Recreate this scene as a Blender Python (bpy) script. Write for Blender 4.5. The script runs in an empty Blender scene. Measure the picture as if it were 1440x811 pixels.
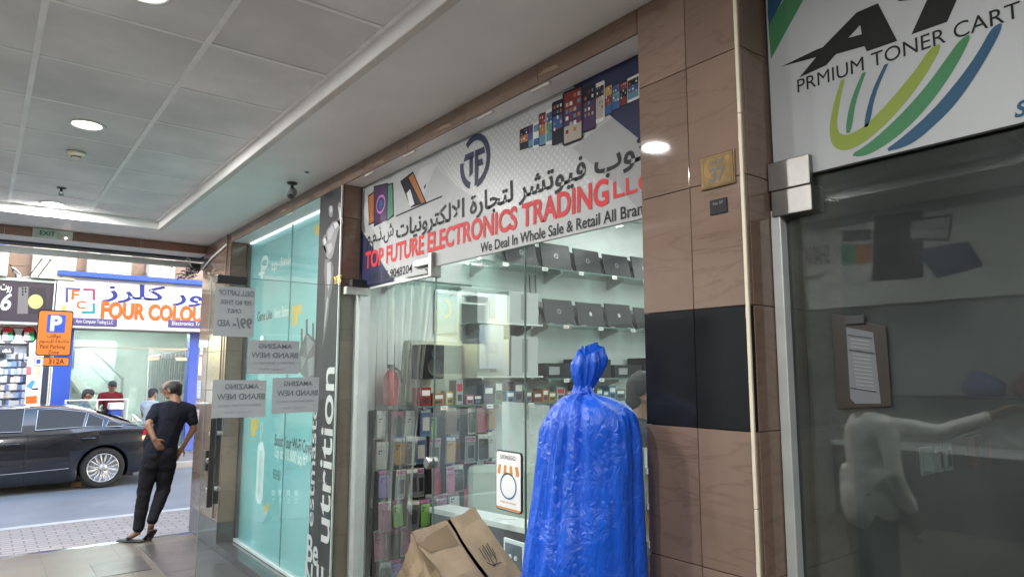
import bpy, bmesh, math, random
from mathutils import Vector, Matrix
random.seed(7)
C = bpy.context.scene.collection
SC = bpy.context.scene

# ------------------------------------------------------------------ camera, sky, sun, exposure
EYE = 1.75
F_PX, PITCH, YAW = 960.0, math.radians(7.0), math.radians(37.8)
cam = bpy.data.cameras.new('camera')
cam.lens = 24.0; cam.sensor_width = 36.0; cam.clip_start = 0.05; cam.clip_end = 500
cam_o = bpy.data.objects.new('camera', cam); C.objects.link(cam_o)
cam_o.location = (0, 0, EYE)
cam_o.rotation_euler = (math.radians(90) + PITCH, 0, -YAW)
SC.camera = cam_o

world = bpy.data.worlds.new('World'); SC.world = world; world.use_nodes = True
wn = world.node_tree.nodes; wl = world.node_tree.links
for n in list(wn): wn.remove(n)
sky = wn.new('ShaderNodeTexSky'); sky.sky_type = 'NISHITA'; sky.sun_disc = False
SUN_EL, SUN_ROT = math.radians(19), math.radians(168)
sky.sun_elevation = SUN_EL; sky.sun_rotation = SUN_ROT
sky.air_density = 1.2; sky.dust_density = 2.5; sky.ozone_density = 1.0
bg = wn.new('ShaderNodeBackground'); bg.inputs[1].default_value = 0.15
wo = wn.new('ShaderNodeOutputWorld')
wl.new(sky.outputs[0], bg.inputs[0]); wl.new(bg.outputs[0], wo.inputs[0])
sun = bpy.data.lights.new('sun', 'SUN'); sun.energy = 3.2; sun.angle = math.radians(0.5); sun.color = (1.0, 0.95, 0.88)
sun_o = bpy.data.objects.new('sun', sun); C.objects.link(sun_o)
# the sun stands behind the arcade (towards -Y): direction to the sun
sd = Vector((math.sin(SUN_ROT) * math.cos(SUN_EL), math.cos(SUN_ROT) * math.cos(SUN_EL), math.sin(SUN_EL)))
sun_o.rotation_euler = sd.to_track_quat('Z', 'Y').to_euler()

SC.view_settings.view_transform = 'Standard'
SC.view_settings.look = 'None'
SC.view_settings.exposure = 3.5
SC.view_settings.gamma = 1
SC.view_settings.use_curve_mapping = False
SC.render.engine = 'CYCLES'
SC.cycles.use_denoising = True
SC.cycles.max_bounces = 8; SC.cycles.diffuse_bounces = 4; SC.cycles.glossy_bounces = 4
SC.cycles.transmission_bounces = 6; SC.cycles.transparent_max_bounces = 16
SC.cycles.caustics_reflective = False; SC.cycles.caustics_refractive = False
SC.cycles.sample_clamp_indirect = 6.0

# ------------------------------------------------------------------ measuring helpers (a photo pixel on a known plane)
def ray(x, y):
    r, u, f = x - 720.0, 405.5 - y, F_PX
    fw = f * math.cos(PITCH) - u * math.sin(PITCH); up = f * math.sin(PITCH) + u * math.cos(PITCH)
    return Vector((fw * math.sin(YAW) + r * math.cos(YAW), fw * math.cos(YAW) - r * math.sin(YAW), up))
def pX(x, y, X): d = ray(x, y); t = X / d.x; return Vector((X, d.y * t, EYE + d.z * t))
def pY(x, y, Y): d = ray(x, y); t = Y / d.y; return Vector((d.x * t, Y, EYE + d.z * t))
def pZ(x, y, Z): d = ray(x, y); t = (Z - EYE) / d.z; return Vector((d.x * t, d.y * t, Z))
class Plane:
    """a wall plane: X planes face -X (reading runs to -Y), Y planes face -Y (reading runs to +X)"""
    def __init__(s, axis, val, flip=False): s.a = axis; s.v = val; s.flip = flip
    def pt(s, x, y, off=0.0):
        off *= .4
        if s.a == 'X':
            p = pX(x, y, s.v); p.x -= off
            if s.flip: p.x = 2 * GLASS_X - p.x       # the same wall measured in the mirror of the shop glass
            return p
        p = pY(x, y, s.v); p.y -= off; return p
    def world(s, h, z, off=0.0):
        return Vector((s.v - off, h, z)) if s.a == 'X' else Vector((h, s.v - off, z))

# ------------------------------------------------------------------ materials
MATS = {}
def mat(name, col, rough=0.6, metal=0.0, var=0.12, scale=6.0, bump=0.0, spec=0.5, emit=None, estr=0.0, alpha=1.0, coat=0.0, bscale=None):
    if name in MATS: return MATS[name]
    m = bpy.data.materials.new(name); m.use_nodes = True; MATS[name] = m
    nt = m.node_tree; b = nt.nodes['Principled BSDF']
    b.inputs['Roughness'].default_value = rough; b.inputs['Metallic'].default_value = metal
    b.inputs['Specular IOR Level'].default_value = spec
    b.inputs['Coat Weight'].default_value = coat
    b.inputs['Base Color'].default_value = (*col, 1)
    if alpha < 1: b.inputs['Alpha'].default_value = alpha
    if emit: b.inputs['Emission Color'].default_value = (*emit, 1); b.inputs['Emission Strength'].default_value = estr
    if var > 0 or bump > 0:
        tc = nt.nodes.new('ShaderNodeTexCoord'); no = nt.nodes.new('ShaderNodeTexNoise')
        no.inputs['Scale'].default_value = scale; no.inputs['Detail'].default_value = 6
        nt.links.new(tc.outputs['Object'], no.inputs['Vector'])
        if var > 0:
            cr = nt.nodes.new('ShaderNodeMapRange'); cr.inputs['To Min'].default_value = 1 - var; cr.inputs['To Max'].default_value = 1 + var
            cr.inputs['From Min'].default_value = .3; cr.inputs['From Max'].default_value = .7
            nt.links.new(no.outputs['Fac'], cr.inputs['Value'])
            mx = nt.nodes.new('ShaderNodeMix'); mx.data_type = 'RGBA'; mx.blend_type = 'MULTIPLY'; mx.inputs[0].default_value = 1
            mx.inputs[6].default_value = (*col, 1)
            nt.links.new(cr.outputs[0], mx.inputs[7]); nt.links.new(mx.outputs[2], b.inputs['Base Color'])
            r2 = nt.nodes.new('ShaderNodeMapRange'); r2.inputs['To Min'].default_value = max(0.02, rough - .08); r2.inputs['To Max'].default_value = min(1, rough + .08)
            nt.links.new(no.outputs['Fac'], r2.inputs['Value']); nt.links.new(r2.outputs[0], b.inputs['Roughness'])
        if bump > 0:
            n2 = nt.nodes.new('ShaderNodeTexNoise'); n2.inputs['Scale'].default_value = bscale or scale * 6; n2.inputs['Detail'].default_value = 4
            nt.links.new(tc.outputs['Object'], n2.inputs['Vector'])
            bp = nt.nodes.new('ShaderNodeBump'); bp.inputs['Strength'].default_value = bump; bp.inputs['Distance'].default_value = 0.02
            nt.links.new(n2.outputs['Fac'], bp.inputs['Height']); nt.links.new(bp.outputs[0], b.inputs['Normal'])
    return m
def island_var(m, a):
    nt = m.node_tree; b = nt.nodes['Principled BSDF']; old = b.inputs['Base Color'].links[0].from_socket
    g = nt.nodes.new('ShaderNodeNewGeometry'); r = nt.nodes.new('ShaderNodeMapRange'); r.inputs['To Min'].default_value = 1 - a; r.inputs['To Max'].default_value = 1 + a * .5
    x = nt.nodes.new('ShaderNodeMix'); x.data_type = 'RGBA'; x.blend_type = 'MULTIPLY'; x.inputs[0].default_value = 1
    nt.links.new(g.outputs['Random Per Island'], r.inputs['Value']); nt.links.new(old, x.inputs[6]); nt.links.new(r.outputs[0], x.inputs[7]); nt.links.new(x.outputs[2], b.inputs['Base Color'])
def ink(name, col, rough=.55): return mat('ink_' + name, col, rough, var=.05, scale=3, spec=.22)
def glass_mat(name, tint=(.93, .97, .96), refl=1.0, rough=0.0, haze=0.0):
    if name in MATS: return MATS[name]
    m = bpy.data.materials.new(name); m.use_nodes = True; MATS[name] = m
    nt = m.node_tree; nt.nodes.clear()
    out = nt.nodes.new('ShaderNodeOutputMaterial'); tr = nt.nodes.new('ShaderNodeBsdfTransparent'); gl = nt.nodes.new('ShaderNodeBsdfGlossy')
    tr.inputs[0].default_value = (*tint, 1); gl.inputs['Roughness'].default_value = rough
    fr = nt.nodes.new('ShaderNodeFresnel'); fr.inputs[0].default_value = 1.5
    geo = nt.nodes.new('ShaderNodeNewGeometry')          # the same reflection from either side of the pane
    ior = nt.nodes.new('ShaderNodeMapRange'); ior.inputs['To Min'].default_value = 1.5; ior.inputs['To Max'].default_value = 1 / 1.5
    nt.links.new(geo.outputs['Backfacing'], ior.inputs['Value']); nt.links.new(ior.outputs[0], fr.inputs[0])
    mu = nt.nodes.new('ShaderNodeMath'); mu.operation = 'MULTIPLY'; mu.inputs[1].default_value = refl; mu.use_clamp = True
    nt.links.new(fr.outputs[0], mu.inputs[0])
    mx = nt.nodes.new('ShaderNodeMixShader'); nt.links.new(mu.outputs[0], mx.inputs[0])
    base = tr.outputs[0]
    if haze > 0:                                          # milky haze mixed into the pane as a patchy pale diffuse colour
        df = nt.nodes.new('ShaderNodeBsdfDiffuse'); df.inputs[0].default_value = (.75, .8, .8, 1)
        tc = nt.nodes.new('ShaderNodeTexCoord'); no = nt.nodes.new('ShaderNodeTexNoise'); no.inputs['Scale'].default_value = 2.2; no.inputs['Detail'].default_value = 8
        nt.links.new(tc.outputs['Object'], no.inputs['Vector'])
        mr = nt.nodes.new('ShaderNodeMapRange'); mr.inputs['From Min'].default_value = .35; mr.inputs['From Max'].default_value = .75
        mr.inputs['To Min'].default_value = haze * .5; mr.inputs['To Max'].default_value = haze * 1.7
        nt.links.new(no.outputs['Fac'], mr.inputs['Value'])
        m2 = nt.nodes.new('ShaderNodeMixShader'); nt.links.new(mr.outputs[0], m2.inputs[0]); nt.links.new(base, m2.inputs[1]); nt.links.new(df.outputs[0], m2.inputs[2]); base = m2.outputs[0]
    nt.links.new(base, mx.inputs[1]); nt.links.new(gl.outputs[0], mx.inputs[2])
    nt.links.new(mx.outputs[0], out.inputs[0]); return m

def tile_mat(name, col, vein, rough=.14):
    m = bpy.data.materials.new(name); m.use_nodes = True; MATS[name] = m
    nt = m.node_tree; b = nt.nodes['Principled BSDF']; b.inputs['Roughness'].default_value = rough
    N = nt.nodes.new; L = nt.links.new
    geo = N('ShaderNodeNewGeometry'); tc = N('ShaderNodeTexCoord')
    rnd = N('ShaderNodeVectorMath'); rnd.operation = 'SCALE'; rnd.inputs[0].default_value = (7.1, 3.7, 5.3); L(geo.outputs['Random Per Island'], rnd.inputs['Scale'])
    add = N('ShaderNodeVectorMath'); L(tc.outputs['Object'], add.inputs[0]); L(rnd.outputs[0], add.inputs[1])
    mp = N('ShaderNodeMapping'); mp.inputs['Rotation'].default_value = (math.radians(-24), 0, math.radians(10)); mp.inputs['Scale'].default_value = (2.0, 1.1, 7.0); L(add.outputs[0], mp.inputs[0])
    n1 = N('ShaderNodeTexNoise'); n1.inputs['Scale'].default_value = 1.6; n1.inputs['Detail'].default_value = 9; n1.inputs['Distortion'].default_value = .9; L(mp.outputs[0], n1.inputs['Vector'])
    r1 = N('ShaderNodeValToRGB'); r1.color_ramp.elements[0].position = .47; r1.color_ramp.elements[1].position = .53
    r1.color_ramp.elements[0].color = (0, 0, 0, 1); r1.color_ramp.elements[1].color = (0, 0, 0, 1)
    e = r1.color_ramp.elements.new(.5); e.color = (1, 1, 1, 1); L(n1.outputs['Fac'], r1.inputs[0])
    n2 = N('ShaderNodeTexNoise'); n2.inputs['Scale'].default_value = 2.5; n2.inputs['Detail'].default_value = 7; L(mp.outputs[0], n2.inputs['Vector'])
    mk = N('ShaderNodeMath'); mk.operation = 'MULTIPLY'; L(r1.outputs[0], mk.inputs[0]); L(n2.outputs['Fac'], mk.inputs[1])
    mx = N('ShaderNodeMix'); mx.data_type = 'RGBA'; mx.inputs[6].default_value = (*col, 1); mx.inputs[7].default_value = (*vein, 1)
    mk2 = N('ShaderNodeMath'); mk2.operation = 'MULTIPLY'; mk2.inputs[1].default_value = .6; mk2.use_clamp = True; L(mk.outputs[0], mk2.inputs[0]); L(mk2.outputs[0], mx.inputs[0])
    n3 = N('ShaderNodeTexNoise'); n3.inputs['Scale'].default_value = 4.0; n3.inputs['Detail'].default_value = 8; L(add.outputs[0], n3.inputs['Vector'])
    rg = N('ShaderNodeMapRange'); rg.inputs['To Min'].default_value = .78; rg.inputs['To Max'].default_value = 1.2; L(n3.outputs['Fac'], rg.inputs['Value'])
    ri = N('ShaderNodeMapRange'); ri.inputs['To Min'].default_value = .84; ri.inputs['To Max'].default_value = 1.12; L(geo.outputs['Random Per Island'], ri.inputs['Value'])
    mm = N('ShaderNodeMath'); mm.operation = 'MULTIPLY'; L(rg.outputs[0], mm.inputs[0]); L(ri.outputs[0], mm.inputs[1])
    m2 = N('ShaderNodeMix'); m2.data_type = 'RGBA'; m2.blend_type = 'MULTIPLY'; m2.inputs[0].default_value = 1; L(mx.outputs[2], m2.inputs[6]); L(mm.outputs[0], m2.inputs[7])
    L(m2.outputs[2], b.inputs['Base Color'])
    rr = N('ShaderNodeMapRange'); rr.inputs['To Min'].default_value = rough * .6; rr.inputs['To Max'].default_value = rough * 1.8; L(n3.outputs['Fac'], rr.inputs['Value']); L(rr.outputs[0], b.inputs['Roughness'])
    return m
def brick_mat(name, c1, c2, mortar, w, h, off=.5, rough=.5, msize=.01, rot=0, bump=.2):
    m = bpy.data.materials.new(name); m.use_nodes = True; MATS[name] = m
    nt = m.node_tree; b = nt.nodes['Principled BSDF']; N = nt.nodes.new; L = nt.links.new
    tc = N('ShaderNodeTexCoord'); mp = N('ShaderNodeMapping'); mp.inputs['Rotation'].default_value = (0, 0, rot); L(tc.outputs['Object'], mp.inputs[0])
    br = N('ShaderNodeTexBrick'); br.offset = off; br.inputs['Color1'].default_value = (*c1, 1); br.inputs['Color2'].default_value = (*c2, 1); br.inputs['Mortar'].default_value = (*mortar, 1)
    br.inputs['Scale'].default_value = 1; br.inputs['Brick Width'].default_value = w; br.inputs['Row Height'].default_value = h; br.inputs['Mortar Size'].default_value = msize
    L(mp.outputs[0], br.inputs['Vector'])
    n = N('ShaderNodeTexNoise'); n.inputs['Scale'].default_value = 3; n.inputs['Detail'].default_value = 9; L(tc.outputs['Object'], n.inputs['Vector'])
    rg = N('ShaderNodeMapRange'); rg.inputs['To Min'].default_value = .65; rg.inputs['To Max'].default_value = 1.3; L(n.outputs['Fac'], rg.inputs['Value'])
    mx = N('ShaderNodeMix'); mx.data_type = 'RGBA'; mx.blend_type = 'MULTIPLY'; mx.inputs[0].default_value = 1; L(br.outputs['Color'], mx.inputs[6]); L(rg.outputs[0], mx.inputs[7]); L(mx.outputs[2], b.inputs['Base Color'])
    rr = N('ShaderNodeMapRange'); rr.inputs['To Min'].default_value = rough * .6; rr.inputs['To Max'].default_value = min(1, rough * 1.5); L(n.outputs['Fac'], rr.inputs['Value']); L(rr.outputs[0], b.inputs['Roughness'])
    bp = N('ShaderNodeBump'); bp.inputs['Strength'].default_value = bump; bp.inputs['Distance'].default_value = .004; bp.invert = True; L(br.outputs['Fac'], bp.inputs['Height']); L(bp.outputs[0], b.inputs['Normal'])
    return m

# ------------------------------------------------------------------ mesh builder
class MB:
    def __init__(s): s.v = []; s.f = []; s.m = []; s.mats = []
    def mi(s, m):
        if m not in s.mats: s.mats.append(m)
        return s.mats.index(m)
    def poly(s, pts, m):
        i = len(s.v); s.v += [Vector(p) for p in pts]; s.f.append(list(range(i, i + len(pts)))); s.m.append(s.mi(m)); return s
    def obox(s, o, u, v, n, m):
        o, u, v, n = map(Vector, (o, u, v, n)); i = len(s.v)
        s.v += [o, o + u, o + u + v, o + v, o + n, o + u + n, o + u + v + n, o + v + n]
        fs = [(0, 3, 2, 1), (4, 5, 6, 7), (0, 1, 5, 4), (1, 2, 6, 5), (2, 3, 7, 6), (3, 0, 4, 7)]
        if u.cross(v).dot(n) < 0: fs = [tuple(reversed(f)) for f in fs]
        for f in fs: s.f.append([i + k for k in f]); s.m.append(s.mi(m))
        return s
    def box(s, lo, hi, m):
        lo, hi = Vector(lo), Vector(hi); d = hi - lo
        return s.obox(lo, (d.x, 0, 0), (0, d.y, 0), (0, 0, d.z), m)
    def tube(s, path, r, m, seg=10, cap=True):
        path = [Vector(p) for p in path]; rs = r if isinstance(r, (list, tuple)) else [r] * len(path); i0 = len(s.v); mi = s.mi(m)
        for k, p in enumerate(path):
            t = (path[min(k + 1, len(path) - 1)] - path[max(k - 1, 0)]).normalized()
            a = t.cross(Vector((0, 0, 1))) if abs(t.z) < .95 else t.cross(Vector((0, 1, 0)))
            a.normalize(); b = t.cross(a)
            for q in range(seg):
                w = 2 * math.pi * q / seg; s.v.append(p + (a * math.cos(w) + b * math.sin(w)) * rs[k])
        for k in range(len(path) - 1):
            for q in range(seg):
                q2 = (q + 1) % seg; s.f.append([i0 + k * seg + q, i0 + k * seg + q2, i0 + (k + 1) * seg + q2, i0 + (k + 1) * seg + q]); s.m.append(mi)
        if cap:
            s.f.append([i0 + q for q in range(seg)]); s.m.append(mi); e = i0 + (len(path) - 1) * seg
            s.f.append([e + seg - 1 - q for q in range(seg)]); s.m.append(mi)
        return s
    def lathe(s, prof, c, m, axis=Vector((0, 0, 1)), seg=32):
        """prof: list of (radius, distance along the axis)"""
        c = Vector(c); axis = Vector(axis).normalized(); a = axis.cross(Vector((0.3, 1, .2))).normalized(); b = axis.cross(a); i0 = len(s.v); mi = s.mi(m)
        for (r, h) in prof:
            for q in range(seg):
                w = 2 * math.pi * q / seg; s.v.append(c + axis * h + (a * math.cos(w) + b * math.sin(w)) * r)
        for k in range(len(prof) - 1):
            for q in range(seg):
                q2 = (q + 1) % seg; s.f.append([i0 + k * seg + q, i0 + k * seg + q2, i0 + (k + 1) * seg + q2, i0 + (k + 1) * seg + q]); s.m.append(mi)
        return s
    def prism(s, pts, n, m, mside=None):
        """solid from an outline and an extrusion vector"""
        n = Vector(n); pts = [Vector(p) for p in pts]; k = len(pts); i = len(s.v); s.v += pts + [p + n for p in pts]
        s.f.append(list(range(i, i + k))); s.m.append(s.mi(m)); s.f.append([i + 2 * k - 1 - q for q in range(k)]); s.m.append(s.mi(m))
        for q in range(k):
            q2 = (q + 1) % k; s.f.append([i + q, i + k + q, i + k + q2, i + q2]); s.m.append(s.mi(mside or m))
        return s
    def ball(s, c, r, m, seg=16, rings=10, sc=(1, 1, 1)):
        c = Vector(c); i0 = len(s.v); mi = s.mi(m)
        for a in range(rings + 1):
            th = math.pi * a / rings
            for q in range(seg):
                ph = 2 * math.pi * q / seg
                s.v.append(c + Vector((r * sc[0] * math.sin(th) * math.cos(ph), r * sc[1] * math.sin(th) * math.sin(ph), r * sc[2] * math.cos(th))))
        for a in range(rings):
            for q in range(seg):
                q2 = (q + 1) % seg; s.f.append([i0 + a * seg + q, i0 + (a + 1) * seg + q, i0 + (a + 1) * seg + q2, i0 + a * seg + q2]); s.m.append(mi)
        return s
    def build(s, name, parent=None, bevel=0, smooth=False, loc=None, sub=0, fix=True):
        me = bpy.data.meshes.new(name)
        base = Vector(loc) if loc is not None else wloc(parent)
        me.from_pydata([v - base for v in s.v], [], s.f)
        for m in s.mats: me.materials.append(m)
        for p, k in zip(me.polygons, s.m): p.material_index = k
        if fix:
            bm = bmesh.new(); bm.from_mesh(me); bmesh.ops.remove_doubles(bm, verts=bm.verts, dist=1e-5) if smooth else None
            if smooth: bmesh.ops.recalc_face_normals(bm, faces=bm.faces)
            bm.to_mesh(me); bm.free()
        o = bpy.data.objects.new(name, me); C.objects.link(o)
        if parent is not None:
            o.parent = parent
            if loc is not None: o.location = base - wloc(parent)
        else: o.location = base
        if smooth:
            for p in me.polygons: p.use_smooth = True
        if bevel:
            md = o.modifiers.new('bevel', 'BEVEL'); md.width = bevel; md.segments = 2; md.limit_method = 'ANGLE'; md.angle_limit = math.radians(40)
        if sub:
            md = o.modifiers.new('sub', 'SUBSURF'); md.levels = sub; md.render_levels = sub
        return o
def wloc(o):
    v = Vector((0, 0, 0))
    while o is not None: v += o.location; o = o.parent
    return v
def tag(o, label=None, cat=None, group=None, kind=None):
    if label: o['label'] = label
    if cat: o['category'] = cat
    if group: o['group'] = group
    if kind: o['kind'] = kind
    return o
def thing(name, label, cat, loc, group=None):
    o = bpy.data.objects.new(name, None); o.empty_display_size = .1; C.objects.link(o); o.location = loc
    return tag(o, label, cat, group)
def structure(o): o['kind'] = 'structure'; return o
def copy_thing(o, parent=None):
    c = o.copy(); C.objects.link(c)
    if parent is not None: c.parent = parent
    for ch in list(o.children): copy_thing(ch, c)
    return c

# ------------------------------------------------------------------ lettering
AR = {}
for ch, base, n in [('ا', 0xFE8D, 2), ('ب', 0xFE8F, 4), ('ة', 0xFE93, 2), ('ت', 0xFE95, 4), ('ج', 0xFE9D, 4), ('ح', 0xFEA1, 4), ('خ', 0xFEA5, 4), ('د', 0xFEA9, 2), ('ذ', 0xFEAB, 2),
                    ('ر', 0xFEAD, 2), ('ز', 0xFEAF, 2), ('س', 0xFEB1, 4), ('ش', 0xFEB5, 4), ('ص', 0xFEB9, 4), ('ض', 0xFEBD, 4), ('ع', 0xFEC9, 4), ('ف', 0xFED1, 4), ('ق', 0xFED5, 4), ('ك', 0xFED9, 4),
                    ('ل', 0xFEDD, 4), ('م', 0xFEE1, 4), ('ن', 0xFEE5, 4), ('ه', 0xFEE9, 4), ('و', 0xFEED, 2), ('ي', 0xFEF1, 4)]:
    AR[ch] = (base, n)
def arabic(s):
    out = []; i = 0; prev_join = False
    while i < len(s):
        c = s[i]
        if c == 'ل' and i + 1 < len(s) and s[i + 1] == 'ا':
            out.append(chr(0xFEFC if prev_join else 0xFEFB)); prev_join = False; i += 2; continue
        if c in AR:
            base, n = AR[c]; nxt = i + 1 < len(s) and s[i + 1] in AR and n == 4
            k = (3 if nxt else 1) if prev_join else (2 if nxt else 0)
            out.append(chr(base + k)); prev_join = nxt and n == 4
        else:
            out.append(c); prev_join = False
        i += 1
    return ''.join(reversed(out))
def glyphs(body, bold=0.0, shear=0.0):
    cu = bpy.data.curves.new('lettering', 'FONT'); cu.body = body; cu.size = 1; cu.offset = bold; cu.shear = shear; cu.resolution_u = 4
    o = bpy.data.objects.new('lettering', cu); me = bpy.data.meshes.new_from_object(o)
    vs = [v.co.copy() for v in me.vertices]; fs = [list(p.vertices) for p in me.polygons]
    bpy.data.objects.remove(o); bpy.data.curves.remove(cu); bpy.data.meshes.remove(me)
    return vs, fs
def rect(pl, bl, tr, off=0.0):
    a, b = pl.pt(*bl, off), pl.pt(*tr, off)
    return a, b
def text(body, pl, bl, tr, m, parent, off=.003, bold=0.0, mirror=False, rot=False, name='lettering', shear=0.0, mb=None, box=None):
    """flat lettering fitted to the wall rectangle whose lower left and upper right corners are given (photo pixels, or metres in box)"""
    vs, fs = glyphs(body, bold, shear)
    if not vs: return None
    x0, x1 = min(v.x for v in vs), max(v.x for v in vs); y0, y1 = min(v.y for v in vs), max(v.y for v in vs)
    a, b = box if box else rect(pl, bl, tr, off)
    k = 1 if pl.a == 'X' else 0
    tgt = mb or MB(); i = len(tgt.v)
    for v in vs:
        u, w = (v.x - x0) / (x1 - x0), (v.y - y0) / (y1 - y0)
        if mirror: u = 1 - u
        if rot: u, w = 1 - w, u
        p = Vector(a); p[k] = a[k] + (b[k] - a[k]) * u; p.z = a.z + (b.z - a.z) * w
        tgt.v.append(p)
    mi = tgt.mi(m)
    for f in fs: tgt.f.append([i + q for q in f]); tgt.m.append(mi)
    if mb is not None: return None
    return tgt.build(name, parent)
def upoly(pl, bl, tr, pts, off=0.0):
    a, b = rect(pl, bl, tr, off); k = 1 if pl.a == 'X' else 0; out = []
    for (u, w) in pts:
        p = Vector(a); p[k] = a[k] + (b[k] - a[k]) * u; p.z = a.z + (b.z - a.z) * w; out.append(p)
    return out
def ppoly(pl, pts, off=0.0): return [pl.pt(x, y, off) for (x, y) in pts]
def ring(cx, cy, rx, ry, w, a0, a1, n=28):
    """a band of an ellipse as a list of quads in unit coordinates"""
    out = []
    for k in range(n):
        t0 = math.radians(a0 + (a1 - a0) * k / n); t1 = math.radians(a0 + (a1 - a0) * (k + 1) / n)
        out.append([(cx + rx * math.cos(t0), cy + ry * math.sin(t0)), (cx + rx * math.cos(t1), cy + ry * math.sin(t1)),
                    (cx + (rx - w) * math.cos(t1), cy + (ry - w) * math.sin(t1)), (cx + (rx - w) * math.cos(t0), cy + (ry - w) * math.sin(t0))])
    return out
def soften(pts, it=2):
    """round an outline by cutting its corners"""
    for _ in range(it):
        out = []
        for (x0, y0), (x1, y1) in zip(pts, pts[1:] + pts[:1]):
            if math.hypot(x1 - x0, y1 - y0) < 22: out += [(x0, y0), (x1, y1)]
            else: out += [(x0 * .75 + x1 * .25, y0 * .75 + y1 * .25), (x0 * .25 + x1 * .75, y0 * .25 + y1 * .75)]
        pts = out
    return pts
def disc(cx, cy, rx, ry, n=24): return [(cx + rx * math.cos(2 * math.pi * k / n), cy + ry * math.sin(2 * math.pi * k / n)) for k in range(n)]

# ------------------------------------------------------------------ bodies: tapered limbs melted into one continuous skin
def capsules(items):
    bm = bmesh.new()
    for (p, q, r0, r1, *sc) in items:
        p, q = Vector(p), Vector(q); d = q - p; L = max(d.length, 1e-4)
        rot = (d if d.length > 1e-4 else Vector((0, 0, 1))).to_track_quat('Z', 'Y')
        prof = []
        for k in range(6): a = math.pi / 2 * k / 5; prof.append((r0 * math.sin(a), -r0 * math.cos(a)))
        for k in range(6): a = math.pi / 2 * k / 5; prof.append((r1 * math.cos(a), L + r1 * math.sin(a)))
        seg = 14; rings = []
        flat = sc[0] if sc else None                     # flat = (direction to squash along, factor)
        for (r, h) in prof:
            row = []
            for j in range(seg):
                w = 2 * math.pi * j / seg; v = p + rot @ Vector((r * math.cos(w), r * math.sin(w), h))
                if flat:
                    ax, fac = Vector(flat[0]).normalized(), flat[1]; e = v - p; e -= ax * e.dot(ax) * (1 - fac)
                    base = d.normalized() * 0; v = p + e
                row.append(bm.verts.new(v))
            rings.append(row)
        for a in range(len(rings) - 1):
            for j in range(seg):
                j2 = (j + 1) % seg
                try: bm.faces.new((rings[a][j], rings[a][j2], rings[a + 1][j2], rings[a + 1][j]))
                except ValueError: pass
    bmesh.ops.remove_doubles(bm, verts=bm.verts, dist=1e-6)
    bmesh.ops.dissolve_degenerate(bm, edges=bm.edges, dist=1e-6)
    bmesh.ops.recalc_face_normals(bm, faces=bm.faces)
    return bm
def melt(name, items, m, parent=None, voxel=.012, smooth=4, wrinkle=0.0, wscale=.12, at=None):
    bm = capsules(items); me = bpy.data.meshes.new(name); bm.to_mesh(me); bm.free()
    t = bpy.data.objects.new(name, me); C.objects.link(t)
    r = t.modifiers.new('r', 'REMESH'); r.mode = 'VOXEL'; r.voxel_size = voxel; r.use_smooth_shade = True
    if smooth: s = t.modifiers.new('s', 'SMOOTH'); s.iterations = smooth; s.factor = .5
    if wrinkle:
        tx = bpy.data.textures.new(name, 'CLOUDS'); tx.noise_scale = wscale; tx.noise_depth = 2
        d = t.modifiers.new('d', 'DISPLACE'); d.texture = tx; d.strength = wrinkle; d.mid_level = .5
    dg = bpy.context.evaluated_depsgraph_get(); dg.update()
    out = bpy.data.meshes.new_from_object(t.evaluated_get(dg)); bpy.data.objects.remove(t); bpy.data.meshes.remove(me)
    base = wloc(parent) if parent is not None else Vector(at or (0, 0, 0))
    for v in out.vertices: v.co -= base
    out.materials.clear(); out.materials.append(m)
    for p in out.polygons: p.use_smooth = True
    o = bpy.data.objects.new(name, out); C.objects.link(o)
    if parent is not None: o.parent = parent
    else: o.location = base
    return o
def mix(a, b, t): return Vector(a) * (1 - t) + Vector(b) * t

def hand(items, wrist, tip_dir, palm_n, s=1.0, curl=.35, thumb=1):
    """palm, four unequal fingers with a knuckle bend and a thumb from the side of the palm"""
    d = Vector(tip_dir).normalized(); n = Vector(palm_n); n = (n - d * n.dot(d)).normalized(); side = d.cross(n).normalized() * thumb; w = Vector(wrist)
    for k, o in enumerate((-.024, 0, .024)): items.append((w + side * o * .6 * s, w + d * .085 * s + side * o * s, .016 * s, .014 * s))
    for k, (o, l) in enumerate(((.032, .068), (.011, .076), (-.011, .07), (-.031, .055))):
        a = w + d * .088 * s + side * o * s; b = a + (d + n * curl * .6).normalized() * l * .5 * s; c = b + (d + n * curl * 1.8).normalized() * l * .5 * s
        items += [(a, b, .0095 * s, .0088 * s), (b, c, .0088 * s, .0072 * s)]
    a = w + d * .03 * s + side * .03 * s; b = a + (d * .6 + side * .75 + n * .2).normalized() * .04 * s; c = b + (d * .9 + side * .25 + n * .3).normalized() * .03 * s
    items += [(a, b, .012 * s, .0105 * s), (b, c, .0105 * s, .008 * s)]

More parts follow.
